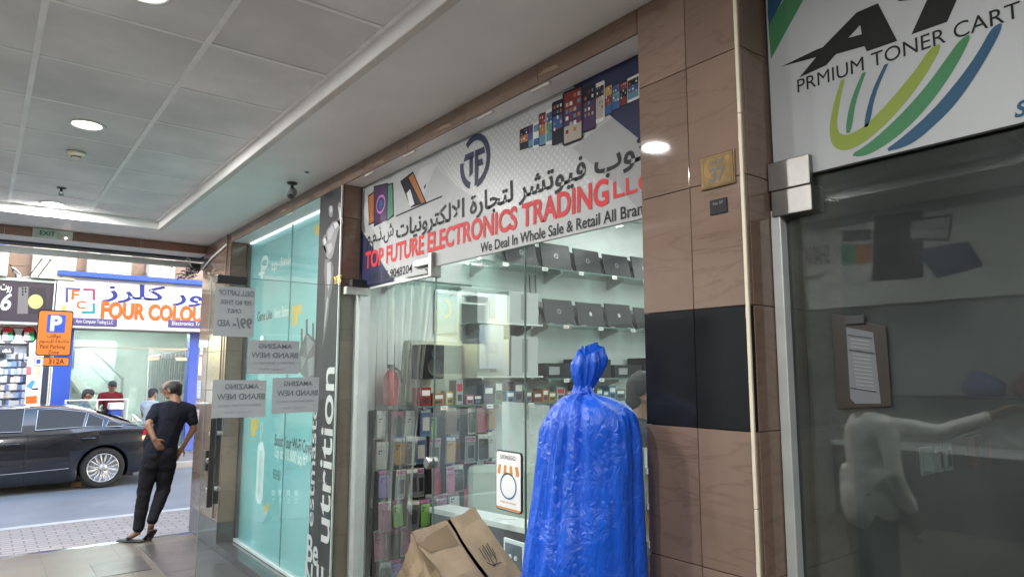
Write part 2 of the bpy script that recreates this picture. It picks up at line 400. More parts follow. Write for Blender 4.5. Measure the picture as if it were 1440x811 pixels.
def person(label, J, cols, facing, loc, group=None, shirt_sleeve=.55, voxel=.012, hair='full', shoes=True, s=1.0, legs=True, curl=(.35, .35), palm=None, glasses=False, shirt_long=.0, fine=None, bulk=1.0):
    """J: joints in world space (head, neck, chest, waist, hip; sh/el/wr/hd and hp/kn/an/to for l and r)"""
    t = thing('person', label, 'person', loc, group); f = Vector(facing).normalized(); V = lambda k: Vector(J[k])
    up = (V('head') - V('neck')).normalized(); right = f.cross(Vector((0, 0, 1))).normalized()
    front = Vector(J.get('front', f)).normalized()
    H = V('head'); skin = []
    # head, jaw, nose, ears, neck
    skin += [(H + up * .025 * s - f * .012 * s, H + up * .02 * s + f * .012 * s, .092 * s, .09 * s, (right, .84)), (H - up * .04 * s + f * .025 * s, H - up * .072 * s + f * .048 * s, .06 * s, .042 * s, (right, .9)),
             (H + f * .094 * s + up * .012 * s, H + f * .112 * s - up * .022 * s, .011 * s, .016 * s), (H + f * .088 * s - up * .054 * s + right * .018 * s, H + f * .088 * s - up * .054 * s - right * .018 * s, .012 * s, .012 * s),
             (H - right * .079 * s + up * .012 * s, H - right * .083 * s - up * .022 * s, .019 * s, .014 * s), (H + right * .079 * s + up * .012 * s, H + right * .083 * s - up * .022 * s, .019 * s, .014 * s),
             (H - up * .05 * s - f * .015 * s, V('neck') - up * .03 * s, .054 * s, .062 * s)]
    skin += [(V('neck'), V('chest'), .07 * s, .11 * s, (front, .75)), (V('chest'), V('waist'), .13 * s, .12 * s, (front, .72)), (V('waist'), V('hip'), .12 * s, .13 * s, (front, .75))]
    for q in 'lr':
        skin += [(V('sh' + q), V('el' + q), .046 * s, .038 * s), (V('el' + q), V('wr' + q), .038 * s, .026 * s), (V('chest'), V('sh' + q), .085 * s, .05 * s, (front, .8))]
        pn = (palm or {}).get(q, front * .3 - right * (1 if q == 'r' else -1))
        hand(skin, V('wr' + q), V('hd' + q) - V('wr' + q), pn, s, curl[0 if q == 'l' else 1], 1 if q == 'l' else -1)
        if legs: skin += [(V('hp' + q), V('kn' + q), .075 * s, .052 * s), (V('kn' + q), V('an' + q), .052 * s, .036 * s), (V('an' + q) - Vector((0, 0, .02)), V('to' + q), .034 * s, .026 * s)]
    body = melt('body', skin, cols['skin'], t, fine or .008, 3)
    # shirt
    B = s * bulk
    sh = [(V('chest') + up * .02, V('waist'), .145 * B, .135 * B, (front, .74)), (V('waist'), mix(V('waist'), V('hip'), .9 + shirt_long), .137 * B, (.15 + .06 * shirt_long) * B, (front, .74)), (V('neck') - up * .035 * s, V('chest'), .075 * s, .13 * s, (front, .75))]
    if shirt_long > .3: sh.append((V('waist') + up * .1, V('hip') - up * .1, .125 * B, .14 * B)); sh += [(V('hpl') + Vector((0, 0, z_)), V('hpr') + Vector((0, 0, z_)), .118 * B, .122 * B, (front, .8)) for z_ in (-.02, .06, .14)]
    for q in 'lr':
        sh += [(V('neck') - up * .03 * s, V('sh' + q), .066 * s, .062 * s), (mix(V('chest'), V('sh' + q), .45), V('sh' + q), .1 * s, .064 * s, (front, .85))]
        a, e = V('sh' + q), V('el' + q)
        if shirt_sleeve <= 1: sh.append((a, mix(a, e, shirt_sleeve), .062 * s, .06 * s))
        else: sh += [(a, e, .062 * s, .053 * s), (e, mix(e, V('wr' + q), shirt_sleeve - 1), .053 * s, .044 * s)]
    melt('shirt', sh, cols['shirt'], t, voxel, 3, .022 * s, .08)
    if legs:
        tr = [] if shirt_long > .3 else [(V('hip') + up * .1, V('hip'), .135 * B, .14 * B, (front, .76))]
        for q in 'lr':
            tr += [(mix(V('hip'), V('hp' + q), .6) + Vector((0, 0, .02)), V('hp' + q) - Vector((0, 0, .05)), .115 * B, .096 * B), (V('hp' + q) - Vector((0, 0, .12 if shirt_long > .3 else 0)), V('kn' + q), .097 * B, .073 * s), (V('kn' + q), mix(V('kn' + q), V('an' + q), .93), .074 * s, .057 * s)]
        melt('trousers', tr, cols['trousers'], t, voxel, 3, .026 * s, .09)
        if shoes:
            for q in 'lr':
                a, b = V('an' + q), V('to' + q); d = (b - a); d = d.normalized()
                melt('shoe', [(a - Vector((0, 0, .035)), a - Vector((0, 0, .035)) + d * .05, .04 * s, .042 * s), (a + d * .05 - Vector((0, 0, .03)), b, .04 * s, .034 * s)], cols['shoe'], t, .01, 2)
    hc = cols['hair']
    if hair == 'full': hi = [(H + up * .05 * s - f * .03 * s, H + up * .05 * s + f * .02 * s, .093 * s, .088 * s, (right, .88)), (H + up * .01 * s - f * .04 * s, H - up * .03 * s - f * .045 * s, .08 * s, .06 * s, (right, .9))]
    else:              hi = [(H - f * .035 * s + up * .03 * s + right * .02, H - f * .035 * s + up * .03 * s - right * .02, .082 * s, .082 * s), (H - f * .04 * s, H - up * .035 * s - f * .045 * s, .078 * s, .058 * s, (right, .95)), (H + right * .045 * s + up * .03 * s + f * .02 * s, H + right * .045 * s + up * .0 * s, .04 * s, .03 * s), (H - right * .045 * s + up * .03 * s + f * .02 * s, H - right * .045 * s + up * .0 * s, .04 * s, .03 * s)]
    melt('hair', hi, hc, t, .009, 2, .012 * s, .02)
    e = MB()
    for q in (-1, 1): e.ball(H + f * .083 * s + right * .032 * s * q + up * .018 * s, .012 * s, cols['eye'], 10, 6)
    e.build('eyes', t, smooth=True)
    if glasses:
        g = MB()
        for q in (-1, 1):
            c = H + f * .102 * s + right * .034 * s * q + up * .014 * s
            g.tube([c + right * .026 * math.cos(k * math.pi / 8) + up * .02 * math.sin(k * math.pi / 8) for k in range(17)], .0025, cols['eye'], 6)
            g.tube([c + right * .026 * q, H + right * .082 * s * q + up * .022 * s], .0025, cols['eye'], 6)
        g.build('glasses', t)
    return t
def standing(loc, facing, h=1.7, arms='down', lean=0.0):
    f = Vector(facing).normalized(); r = f.cross(Vector((0, 0, 1))).normalized(); k = h / 1.7; L = Vector(loc)
    P = lambda a, b, c: L + r * a * k + f * b * k + Vector((0, 0, c * k))
    J = dict(head=P(0, .04 + lean, 1.585), neck=P(0, .0 + lean * .8, 1.45), chest=P(0, -.01 + lean * .6, 1.3), waist=P(0, 0, 1.1), hip=P(0, 0, .96), front=f)
    for q, sg in (('l', -1), ('r', 1)):
        J['sh' + q] = P(.19 * sg, -.01 + lean * .6, 1.39); J['el' + q] = P(.25 * sg, -.03 + lean * .3, 1.1); J['wr' + q] = P(.26 * sg, .08, .87); J['hd' + q] = P(.26 * sg, .12, .78)
        if arms == 'front': J['el' + q] = P(.24 * sg, .06, 1.12); J['wr' + q] = P(.13 * sg, .3, 1.08); J['hd' + q] = P(.08 * sg, .38, 1.08)
        J['hp' + q] = P(.09 * sg, 0, .9); J['kn' + q] = P(.1 * sg, .02, .5); J['an' + q] = P(.1 * sg, -.02, .09); J['to' + q] = P(.12 * sg, .14, .03)
    return J
def seated(loc, facing, seat=.46, k=1.0):
    f = Vector(facing).normalized(); r = f.cross(Vector((0, 0, 1))).normalized(); L = Vector(loc)
    P = lambda a, b, c: L + r * a * k + f * b * k + Vector((0, 0, c))
    z = seat + .08
    J = dict(head=P(0, .05, z + .66), neck=P(0, .0, z + .52), chest=P(0, -.01, z + .37), waist=P(0, -.02, z + .16), hip=P(0, 0, z + .04), front=f)
    for q, sg in (('l', -1), ('r', 1)):
        J['sh' + q] = P(.18 * sg, -.01, z + .45); J['el' + q] = P(.22 * sg, .06, z + .18); J['wr' + q] = P(.16 * sg, .28, z + .16); J['hd' + q] = P(.12 * sg, .36, z + .16)
        J['hp' + q] = P(.09 * sg, .02, z); J['kn' + q] = P(.1 * sg, .42, z - .02); J['an' + q] = P(.1 * sg, .42, .09); J['to' + q] = P(.11 * sg, .56, .03)
    return J
# ================================================================== SETTING
FACE = 1.98; GLASS_X = 2.16; SOFF = 3.2
BEIGE = tile_mat('beige_tile', (.215, .148, .115), (.105, .07, .052), .045)
BLACK = tile_mat('black_tile', (.012, .013, .015), (.016, .016, .018), .09); BLACK.node_tree.nodes['Principled BSDF'].inputs['Specular IOR Level'].default_value = .25
GRANITE = tile_mat('dark_granite', (.075, .07, .072), (.12, .11, .11), .12)
GROUT = mat('grout', (.24, .18, .145), .8)
WHITE = mat('white_paint', (.78, .78, .77), .55, var=.05, bump=.05)
SOFFIT = mat('soffit_paint', (.86, .85, .84), .5, var=.07, scale=1.5, bump=.04)
CEIL = mat('ceiling_tile', (.79, .78, .79), .75, var=.13, scale=2.2, bump=.08, bscale=160)
island_var(CEIL, .09)
GRID = mat('grid_white', (.9, .9, .9), .5, var=.06)
STEEL = mat('brushed_steel', (.55, .54, .52), .32, 1.0, var=.1, scale=20)
ALU = mat('pale_aluminium', (.62, .66, .65), .4, .4, var=.08, scale=8)
DARK = mat('dark_plastic', (.03, .03, .033), .4, var=.1)
BLACKM = mat('black_metal', (.035, .035, .037), .4, .3, var=.1)
CARD = mat('cream_plastic', (.66, .62, .5), .5, var=.08)
GLASS = glass_mat('clear_glass', refl=.8, haze=.016)
EDGE = mat('glass_edge', (.09, .15, .135), .2, var=.05)

# the arcade floor: polished tiles, dark border along the shopfronts, dark insets
FLOOR = brick_mat('floor_tile', (.13, .115, .096), (.112, .1, .085), (.065, .072, .064), .6, .6, 0, .34, .004, bump=.1); FLOOR.node_tree.nodes['Principled BSDF'].inputs['Specular IOR Level'].default_value = .13
FDARK = tile_mat('dark_floor_tile', (.06, .055, .055), (.10, .09, .09), .3); FDARK.node_tree.nodes['Principled BSDF'].inputs['Specular IOR Level'].default_value = .25
b = MB(); b.box((-14, -12, -.3), (14, 8.3, 0), FLOOR)
b.box((-14, 8.302, -.3), (14, 8.44, -.012), GRANITE)
k = 0
for i in range(-18, 14):
    y0 = i * .6 + .2
    if y0 + .6 < 8.29: b.box((1.42, y0 + .003, .0), (1.977, y0 + .597, .004), FDARK)
for (x, y) in ((.94, 7.02), (.34, 5.82), (.94, 4.62), (-.86, 7.02), (-.26, 4.62)): b.box((x, y, 0), (x + .42, y + .55, .004), FDARK)
structure(b.build('floor'))
PAVER = brick_mat('paving_brick', (.27, .22, .205), (.22, .19, .18), (.11, .10, .09), .21, .105, .5, .75, .008, bump=.5)
KERB = mat('kerb_stone', (.38, .37, .35), .8, bump=.2)
b = MB(); b.box((-30, 8.44, -.5), (30, 10.12, -.07), PAVER); structure(b.build('pavement'))
b = MB(); b.box((-30, 10.123, -.5), (30, 10.27, -.066), KERB); structure(b.build('kerb', bevel=.012))
ROAD = mat('asphalt', (.19, .19, .2), .8, var=.16, scale=1.2, bump=.35, bscale=140)
b = MB(); b.box((-60, 10.273, -.6), (60, 15.58, -.2), ROAD); structure(b.build('road'))
b = MB(); b.box((-30, 15.583, -.5), (30, 15.75, -.085), KERB); structure(b.build('opposite_kerb', bevel=.012))
b = MB(); b.box((-30, 15.753, -.5), (30, 17.48, -.09), PAVER); structure(b.build('opposite_pavement'))
b = MB(); b.poly([(-200, -200, -.62), (200, -200, -.62), (200, 200, -.62), (-200, 200, -.62)], mat('earth', (.2, .18, .15), .9)); structure(b.build('ground'))

# ceiling: lay-in tiles in a white grid, recessed above a lower soffit
gx = [-1.785 + .63 * k for k in range(6)]; gx = [x for x in gx if x < 1.0]; gx = [-1.155, -.525, .105, .735]
GY0 = 3.285
ys = [GY0 + .635 * k for k in range(-24, 7)]
xs = [-1.34] + gx + [1.34]; yl = [GY0 + .635 * -24] + ys + [7.62]
ZC = 3.285
b = MB()
for i in range(len(xs) - 1):
    for j in range(len(ys)):
        y0 = ys[j]; y1 = ys[j + 1] if j + 1 < len(ys) else 7.62
        sag = random.uniform(0, .006)
        b.box((xs[i] + .002, y0 + .002, ZC + .004 - sag * .5), (xs[i + 1] - .002, y1 - .002, ZC + .03), CEIL)
b.box((-1.4, ys[0], ZC + .031), (1.4, 7.7, ZC + .06), CEIL)
ceiling = structure(b.build('ceiling'))
b = MB()
for x in gx: b.box((x - .013, ys[0], ZC - .005), (x + .013, 7.62, ZC + .003), GRID)
for y in ys[1:]: b.box((-1.34, y - .0115, ZC - .0012), (1.34, y + .0115, ZC + .0025), GRID)
b.box((1.318, ys[0], ZC - .006), (1.34, 7.62, ZC + .003), GRID)
b.build('ceiling_grid', ceiling)
b = MB()
b.box((1.342, -12, SOFF), (2.5, 8.3, SOFF + .2), SOFFIT); b.box((-2.5, -12, SOFF), (-1.342, 8.3, SOFF + .2), SOFFIT)
b.box((-1.342, 7.622, SOFF), (1.342, 8.3, SOFF + .2), SOFFIT)
STEP = mat('step_trim', (.66, .62, .58), .5, var=.1, scale=4)
b.box((1.343, -12, SOFF - .006), (1.385, 7.66, SOFF - .001), STEP)
structure(b.build('soffit'))
# unseen storeys over the arcade, height set to keep the street in shade
b = MB(); b.box((-16, -14, 3.45), (16, 8.42, 8.0), mat('block_render', (.5, .42, .36), .8)); up = b.build('shade_block')
tag(up, 'unseen block of storeys over the arcade, sized to shade the street', 'building')

def clad(b, pl, h0, h1, z0, z1, hs, zs, m, t=.012, g=.0014, depth=None):
    """tiles on a wall plane, one box per tile, with open joints; hs/zs = joint positions"""
    H = sorted({h0, h1} | {h for h in hs if h0 < h < h1}); Z = sorted({z0, z1} | {z for z in zs if z0 < z < z1})
    for i in range(len(H) - 1):
        for j in range(len(Z) - 1):
            a = pl.world(H[i] + g, Z[j] + g, 0)
            if pl.a == 'X': b.obox(a, (0, H[i + 1] - H[i] - 2 * g, 0), (0, 0, Z[j + 1] - Z[j] - 2 * g), (t, 0, 0), m)
            else: b.obox(a, (H[i + 1] - H[i] - 2 * g, 0, 0), (0, 0, Z[j + 1] - Z[j] - 2 * g), (0, t, 0), m)
PF, PG = Plane('X', FACE), Plane('X', GLASS_X)
ZJ = [.2, .65, 1.1, 1.56, 1.97, 2.41, 2.86]
def pillar(label, y0, y1, joints, zbase=.0, black=None, name='tiled_pillar', xback=2.6, base=False):
    t = thing(name, label, 'pillar', (FACE + .1, (y0 + y1) / 2, 0))
    c = MB(); c.box((FACE + .0125, y0 + .0125, 0), (xback, y1 - .0125, SOFF + .1), GROUT); c.build('core', t)
    b = MB(); zb = .27 if base else 0
    segs = [(zb, SOFF - .001)] if not black else [(zb, black[0]), (black[1], SOFF - .001)]
    for (a, z) in segs:
        clad(b, PF, y0, y1, a, z, joints, ZJ, BEIGE)
        clad(b, Plane('Y', y0), FACE + .0125, xback, a, z, [], ZJ, BEIGE)
        clad(b, Plane('Y', y1 - .012), FACE + .0125, xback, a, z, [], ZJ, BEIGE)
    b.build('tile_cladding', t, bevel=.0015)
    if black:
        b = MB(); clad(b, PF, y0, y1, black[0], black[1], joints, [], BLACK); clad(b, Plane('Y', y1 - .012), FACE + .0125, xback, black[0], black[1], [], [], BLACK)
        clad(b, Plane('Y', y0), FACE + .0125, xback, black[0], black[1], [], [], BEIGE)
        b.build('black_panel', t, bevel=.0015)
    if base:
        b = MB(); clad(b, PF, y0, y1, 0, zb, joints, [], GRANITE); clad(b, Plane('Y', y0), FACE + .0125, xback, 0, zb, [], [], GRANITE); b.build('granite_base', t, bevel=.0015)
    return t
pillar('wide beige stone tiled pillar with a black tile band across its middle', 1.275, 1.735, [1.505], black=(1.56, 1.97))
pillar('narrow brown tiled pillar behind the dark nutrition banner', 4.55, 4.955, [], xback=2.2)
pillar('pinkish tiled end pillar at the street corner with a dark granite base', 7.33, 8.43, [7.88], base=True)
p_ = pillar('unseen beige tiled pillar added across the street exit from the end pillar', 7.33, 8.43, [7.88], base=True); p_.location.x = -2.7  # mirrored pillar added out of view to cut street reflections in the glass
pillar('beige tiled pillar beyond the right edge of the toner shop', -3.4, -2.9, [])

# tiled band over the shopfronts
t = thing('header_band', 'chipped pink tile band running under the soffit above the shopfronts', 'tile band', (FACE, 4, 3.09))
b = MB()
for (a, c) in ((1.737, 4.548), (4.957, 7.328), (-2.898, 1.273)):
    hs = [a + .62 * k for k in range(1, 8)]
    b = MB(); clad(b, PF, a, c, 3.095, SOFF - .001, hs, [], BEIGE, t=.014); b.build('tile_band', t, bevel=.002)
for (a, c) in ((1.737, 4.548), (4.957, 7.328), (-2.898, 1.273)): b = MB(); b.box((FACE + .0145, a + .001, 3.1), (2.5, c - .001, 3.45), SOFFIT); b.build('lintel', t)
for y in (2.3, 2.75, 3.55, 4.1, 5.6, 6.3): b = MB(); b.box((FACE + .02, y, 3.085), (FACE + .035, y + .13, 3.0985), STEP); b.build('clip', t)
for (y, z) in ((3.1, 3.11), (2.2, 3.12), (3.9, 3.1), (5.7, 3.12)): b = MB(); b.prism([(FACE - .004, y, z), (FACE - .004, y + .16, z + .012), (FACE - .004, y + .1, z + .03), (FACE - .004, y + .02, z + .022)], (.003, 0, 0), mat('chipped_adhesive', (.28, .21, .14), .9)); b.build('adhesive_residue', t)

# beam over the street exit
t = thing('exit_beam', 'brown tiled beam across the street end of the arcade', 'beam', (0, 8.3, 3.1))
b = MB(); clad(b, Plane('Y', 8.3), -3.2, FACE - .001, 3.102, SOFF - .001, [-2.9 + .6 * k for k in range(9)], [], tile_mat('brown_tile', (.24, .13, .1), (.12, .07, .05)), t=.014); b.build('tile_band', t, bevel=.002)
b = MB(); b.box((-3.2, 8.3145, 3.103), (FACE - .002, 8.42, 3.44), SOFFIT); b.box((-3.2, 8.3, 3.096), (FACE - .002, 8.6, 3.1015), SOFFIT); b.build('soffit_board', t)
t = thing('shutter_box', 'dark roller shutter slot with pale rails under the exit beam', 'shutter', (0, 8.65, 3.0))
b = MB(); b.box((-3.2, 8.602, 3.075), (2.3, 8.80, 3.4), BLACKM); b.build('shutter_case', t)
b = MB(); b.box((-3.2, 8.802, 3.0), (2.3, 8.84, 3.07), ALU); b.build('bottom_rail', t, bevel=.004)
# unseen end wall, added far behind the camera to keep low sun out
b = MB(); b.box((-2.5, -12.2, 0), (7.2, -12, 3.6), WHITE); structure(b.build('added_end_wall'))
b = MB(); b.box((-6, -12.2, 3.4), (8, 8.3, 3.449), WHITE); structure(b.build('ceiling_slab'))
b = MB(); b.box((2.2, -12, 0), (2.3, -3.41, 3.3), WHITE); structure(b.build('rear_wall'))

# ================================================================== CEILING FITTINGS
LAMPW = mat('lamp_white', (.9, .9, .88), .4, var=0, emit=(.95, 1.0, .97), estr=1.2)
TRIM = mat('trim_white', (.7, .7, .68), .4, var=.05)
def downlight(y, label, power=9.5, x=.42):
    t = thing('downlight', label, 'ceiling light', (x, y, ZC), 'round downlights in the ceiling grid')
    c = (x, y, ZC - .001)
    MB().lathe([(.078, -.001), (.08, -.002), (.084, -.008), (.098, -.010), (.104, -.004), (.105, .003)], c, TRIM, seg=40).build('rim', t, smooth=True)
    MB().lathe([(0.001, -.0005), (.045, -.001), (.0775, -.003)], c, LAMPW, seg=40).build('diffuser', t, smooth=True)
    l = bpy.data.lights.new('downlight_lamp', 'AREA'); l.energy = power; l.shape = 'DISK'; l.size = .15; l.color = (1.0, .985, .955)
    lo = bpy.data.objects.new('downlight_lamp', l); C.objects.link(lo); lo.location = (0, 0, -.014); lo.parent = t
for y, lb in ((2.967, 'round downlight cut by the top edge of the photo, nearest the camera'), (4.872, 'round downlight in the ceiling just before the smoke detector'), (7.412, 'round downlight closest to the exit beam'),
              (1.06, 'round downlight above the camera position'), (-.84, 'round downlight behind the camera'), (-2.75, 'round downlight far behind the camera, last in its row')): downlight(y, lb, {2.967: 2.0, 4.872: 10.5, 7.412: 8.0, 1.06: 1.6}.get(y, 5.0))
for y, lb in ((1.06, 'added unseen downlight of the left row, beside the camera'), (2.967, 'added unseen downlight of the left row, just out of the frame'), (4.872, 'added unseen downlight of the left row, third from the street end'), (7.412, 'added unseen downlight of the left row, closest to the street')): downlight(y, lb, 5.2, -.84)  # unseen left row, added for bounce that brightens the ceiling
t = thing('smoke_detector', 'round cream smoke detector on a ceiling tile', 'detector', (.43, 5.55, ZC))
MB().lathe([(.0, 0), (.058, 0), (.058, -.018), (.05, -.028), (.03, -.03), (.03, -.045), (.0, -.045)], (.43, 5.55, ZC), CARD, seg=32).build('housing', t, smooth=False, bevel=.003)
MB().lathe([(.0305, -.031), (.0315, -.033), (.0315, -.041), (.0305, -.043)], (.43, 5.55, ZC), DARK, seg=24).build('sensor_slot', t)
t = thing('sprinkler', 'small dark sprinkler head under the ceiling tiles', 'sprinkler', (.435, 6.73, ZC))
b = MB(); b.lathe([(0, 0), (.035, 0), (.033, -.006), (.01, -.008), (.01, -.03), (0, -.03)], (.435, 6.73, ZC), DARK, seg=20)
for sx in (-1, 1): b.tube([(.435 + .01 * sx, 6.73, ZC - .03), (.435 + .016 * sx, 6.73, ZC - .045), (.435, 6.73, ZC - .058)], .0035, DARK, 6)
b.lathe([(0, -.056), (.022, -.058), (.02, -.062), (0, -.062)], (.435, 6.73, ZC), DARK, seg=16); b.build('head', t)
t = thing('security_camera', 'small dark camera hanging from the soffit near the teal window', 'camera', (1.803, 5.09, SOFF))
MB().lathe([(0, 0), (.04, 0), (.036, -.012), (.012, -.016), (.012, -.06), (0, -.06)], (1.803, 5.09, SOFF), DARK, seg=20).build('mount', t)
ax = Vector((-.35, -.6, -.55)).normalized(); c = Vector((1.803, 5.09, SOFF - .085))
MB().lathe([(0, -.05), (.03, -.05), (.034, -.03), (.034, .04), (.03, .05), (0, .05)], c, mat('camera_grey', (.18, .18, .17), .4), ax, 20).build('camera_body', t)
MB().lathe([(0, .051), (.022, .051), (.02, .056), (0, .056)], c, DARK, ax, 16).build('lens', t)
b = MB(); b.lathe([(0, 0), (.016, 0), (.013, -.006), (0, -.007)], (1.787, 4.745, SOFF), DARK, seg=14); tag(b.build('ceiling_plug'), 'tiny dark plug in the pale soffit beside the hanging camera', 'plug')
# exit sign
PB = Plane('Y', 8.275)
t = thing('exit_sign', 'unlit green exit sign box fixed to the brown beam', 'exit sign', (.5, 8.28, 3.09))
a, c = PB.pt(45, 334), PB.pt(103, 325)
b = MB(); b.box((a.x, 8.262, 3.1), (c.x, 8.2985, 3.193), mat('exit_green', (.42, .50, .44), .35)); b.build('sign_box', t, bevel=.006)
text('EXIT', Plane('Y', 8.262), None, None, ink('exit_text', (.02, .12, .07)), t, box=(Vector((a.x + .06, 8.259, 3.125)), Vector((a.x + .19, 8.259, 3.17))), bold=.02)
text(arabic('مخرج'), Plane('Y', 8.262), None, None, ink('exit_text2', (.18, .3, .22)), t, box=(Vector((a.x + .21, 8.259, 3.115)), Vector((a.x + .30, 8.259, 3.17))))
MB().ball((c.x - .06, 8.26, 3.115), .006, mat('pilot_lamp', (1, .8, .75), .4, var=0, emit=(1, .55, .5), estr=6)).build('pilot_lamp', t)

# ================================================================== NUTRITION BANNER
bt = thing('banner', 'tall dark nutrition banner with white vertical lettering and a bodybuilder picture', 'banner', (FACE, 4.75, 0))
BAN = ink('banner_black', (.024, .023, .026)); INKW = ink('white', (.75, .75, .74)); INKG = ink('banner_grey', (.42, .42, .42)); PBn = Plane('X', FACE - .006)
a, c = 4.545, 4.945
b = MB(); b.box((FACE - .006, a, .42), (FACE - .001, c, 3.09), BAN); b.build('upper_panel', bt)
b = MB(); b.box((FACE - .006, a, .02), (FACE - .001, c, .412), BAN); b.build('lower_panel', bt)
b = MB(); b.box((FACE - .012, a - .012, .02), (FACE - .0005, a - .001, 3.09), ALU); b.build('edge_strip', bt)
text('utrition', PBn, (447, 758), (471, 516), INKG, bt, off=.002, rot=True, bold=.012)
text('estmaster', PBn, (434, 738), (447, 549), ink('white_b', (.36, .36, .36)), bt, off=.002, rot=True, bold=.01)
text('Be', PBn, (431, 788), (448, 757), INKG, bt, off=.002, bold=.02)
text('N', PBn, (428, 822), (440, 793), INKG, bt, off=.002, bold=.02)
text('u', PBn, (445, 815), (455, 797), INKG, bt, off=.002, bold=.02)
# a printed bodybuilder: a grey figure seen from behind, one arm flexed
G = [ink('g%d' % k, (v, v, v * 1.03)) for k, v in enumerate((.10, .17, .26, .40))]
def Z4(pts, s=3.0, ox=260, oy=270): return [(ox + x / s, oy + y / s) for (x, y) in pts]
fig = MB()
for k, pts in ((1, [(592, 190), (600, 160), (625, 125), (650, 118), (660, 135), (645, 170), (635, 215), (628, 255), (615, 290), (596, 270), (585, 232)]),
               (1, [(606, 70), (612, 56), (622, 56), (626, 72), (624, 95), (618, 108), (609, 100)]),
               (1, [(640, 130), (652, 100), (645, 60), (650, 42), (658, 45), (664, 90), (668, 130), (655, 150)]),
               (1, [(590, 180), (580, 205), (585, 235), (592, 262), (598, 250), (592, 225), (600, 195)]),
               (0, [(592, 285), (618, 282), (628, 320), (622, 400), (612, 450), (605, 520), (592, 600), (578, 660), (585, 600), (590, 500), (592, 400), (588, 330)])):
    fig.poly(ppoly(PBn, Z4(pts), .0018), G[k])
for k, pts in ((2, [(604, 165), (622, 140), (632, 160), (616, 200), (604, 205)]), (3, [(612, 62), (620, 60), (622, 80), (614, 90)]), (3, [(648, 62), (656, 66), (660, 100), (652, 112)]), (2, [(600, 225), (618, 212), (624, 240), (608, 262)]),
               (3, [(628, 132), (645, 126), (650, 140), (634, 156)]), (2, [(600, 300), (615, 296), (618, 360), (606, 420), (600, 380)]), (2, [(600, 440), (606, 450), (592, 560), (585, 600), (592, 520)]), (3, [(586, 200), (594, 190), (596, 214), (588, 228)])):
    fig.poly(ppoly(PBn, Z4(pts), .003), G[k])
fig.build('figure_print', bt)
YEL = ink('yellow', (.75, .5, .06))
text('YES', PBn, (469, 400), (480, 386), YEL, bt, off=.002, bold=.02)

# ================================================================== TEAL WINDOW DISPLAY
TEAL = mat('teal_print', (.22, .53, .555), .35, var=.05, scale=1.2)
tw = thing('window_poster', 'teal window poster for wifi routers with white and yellow print', 'poster', (GLASS_X + .05, 6.1, .1))
PT = Plane('X', GLASS_X + .03)
b = MB(); b.box((GLASS_X + .03, 4.957, .1), (GLASS_X + .04, 7.328, 3.16), TEAL); b.build('poster_panel', tw)
W = ink('poster_white', (.8, .84, .83)); K = ink('poster_black', (.03, .05, .06)); P3 = Plane('X', GLASS_X + .03)
b = MB()
for q in ring(.5, .68, .5, .32, .17, -150, 200, 24): b.poly(upoly(P3, (366, 393), (378, 357), q, .002), W)
b.poly(upoly(P3, (366, 393), (378, 357), [(.05, .0), (.35, .0), (.35, .62), (.05, .62)], .0025), W); b.poly(upoly(P3, (366, 393), (378, 357), [(-.25, .2), (.6, .2), (.6, .32), (-.25, .32)], .003), W)
b.build('logo', tw)
text('tp-link', P3, (381, 385), (412, 356), W, tw, bold=.02)
text('Game Like', P3, (362, 452), (383, 434), K, tw, bold=.02); text('Never Before', P3, (385, 448), (408, 428), W, tw, bold=.02)
b = MB()
for pts in ([(410, 431), (424, 427), (424, 441), (419, 442), (418, 456), (411, 458)], [(353, 589), (363, 588), (363, 603), (359, 604), (359, 614), (353, 614)], [(371, 713), (378, 705), (378, 714), (372, 722)], [(442, 320), (446, 313), (450, 318), (450, 330), (443, 332)]): b.poly(ppoly(P3, pts, .002), YEL)
b.build('yellow_shapes', tw)
b = MB(); RT = ink('router', (.09, .08, .10)); RT2 = ink('router_l', (.2, .19, .22))
for pts in ([(423, 462), (426, 462), (426, 500), (423, 500)], [(430, 449), (433, 448), (433, 485), (430, 485)], [(439, 454), (442, 454), (442, 500), (439, 500)], [(419, 500), (431, 466), (444, 478), (444, 534), (432, 534), (420, 522)]): b.poly(ppoly(P3, pts, .002), RT)
for pts in ([(431, 470), (442, 482), (432, 500)], [(423, 500), (431, 503), (424, 520)], [(433, 505), (442, 500), (440, 525), (434, 530)]): b.poly(ppoly(P3, pts, .0035), RT2)
b.build('router_print', tw)
b = MB(); a0, c0 = rect(P3, (359, 706), (373, 622)); hh = abs(c0.y - a0.y) / 2; cy = (a0.y + c0.y) / 2
pts = [Vector((P3.v - .002, cy + hh * math.cos(w), c0.z - hh + hh * math.sin(w))) for w in [math.pi * k / 10 for k in range(11)]] + [Vector((P3.v - .002, cy - hh * math.cos(w), a0.z + hh - hh * math.sin(w))) for w in [math.pi * k / 10 for k in range(11)]]
b.poly(pts, W); b.poly([(P3.v - .003, cy + hh * .25, a0.z + .1), (P3.v - .003, cy - hh * .25, a0.z + .1), (P3.v - .003, cy - hh * .25, c0.z - .08), (P3.v - .003, cy + hh * .25, c0.z - .08)], ink('pale_teal', (.6, .72, .71)))
for d in (-.02, .02): b.tube([(P3.v - .003, cy + d, c0.z), (P3.v - .003, cy + d, c0.z + .18)], .004, W, 6)
b.build('extender_print', tw)
text('Boost Your Wi-Fi Coverage', P3, (386, 630), (449, 634), K, tw, bold=.02, box=rect(P3, (386, 631), (449, 622), .003))
text('Up to 10,000 sq ft*', P3, (386, 647), (433, 637), W, tw, bold=.015)
text('RE450', P3, (384, 672), (395, 662), K, tw)
b = MB()
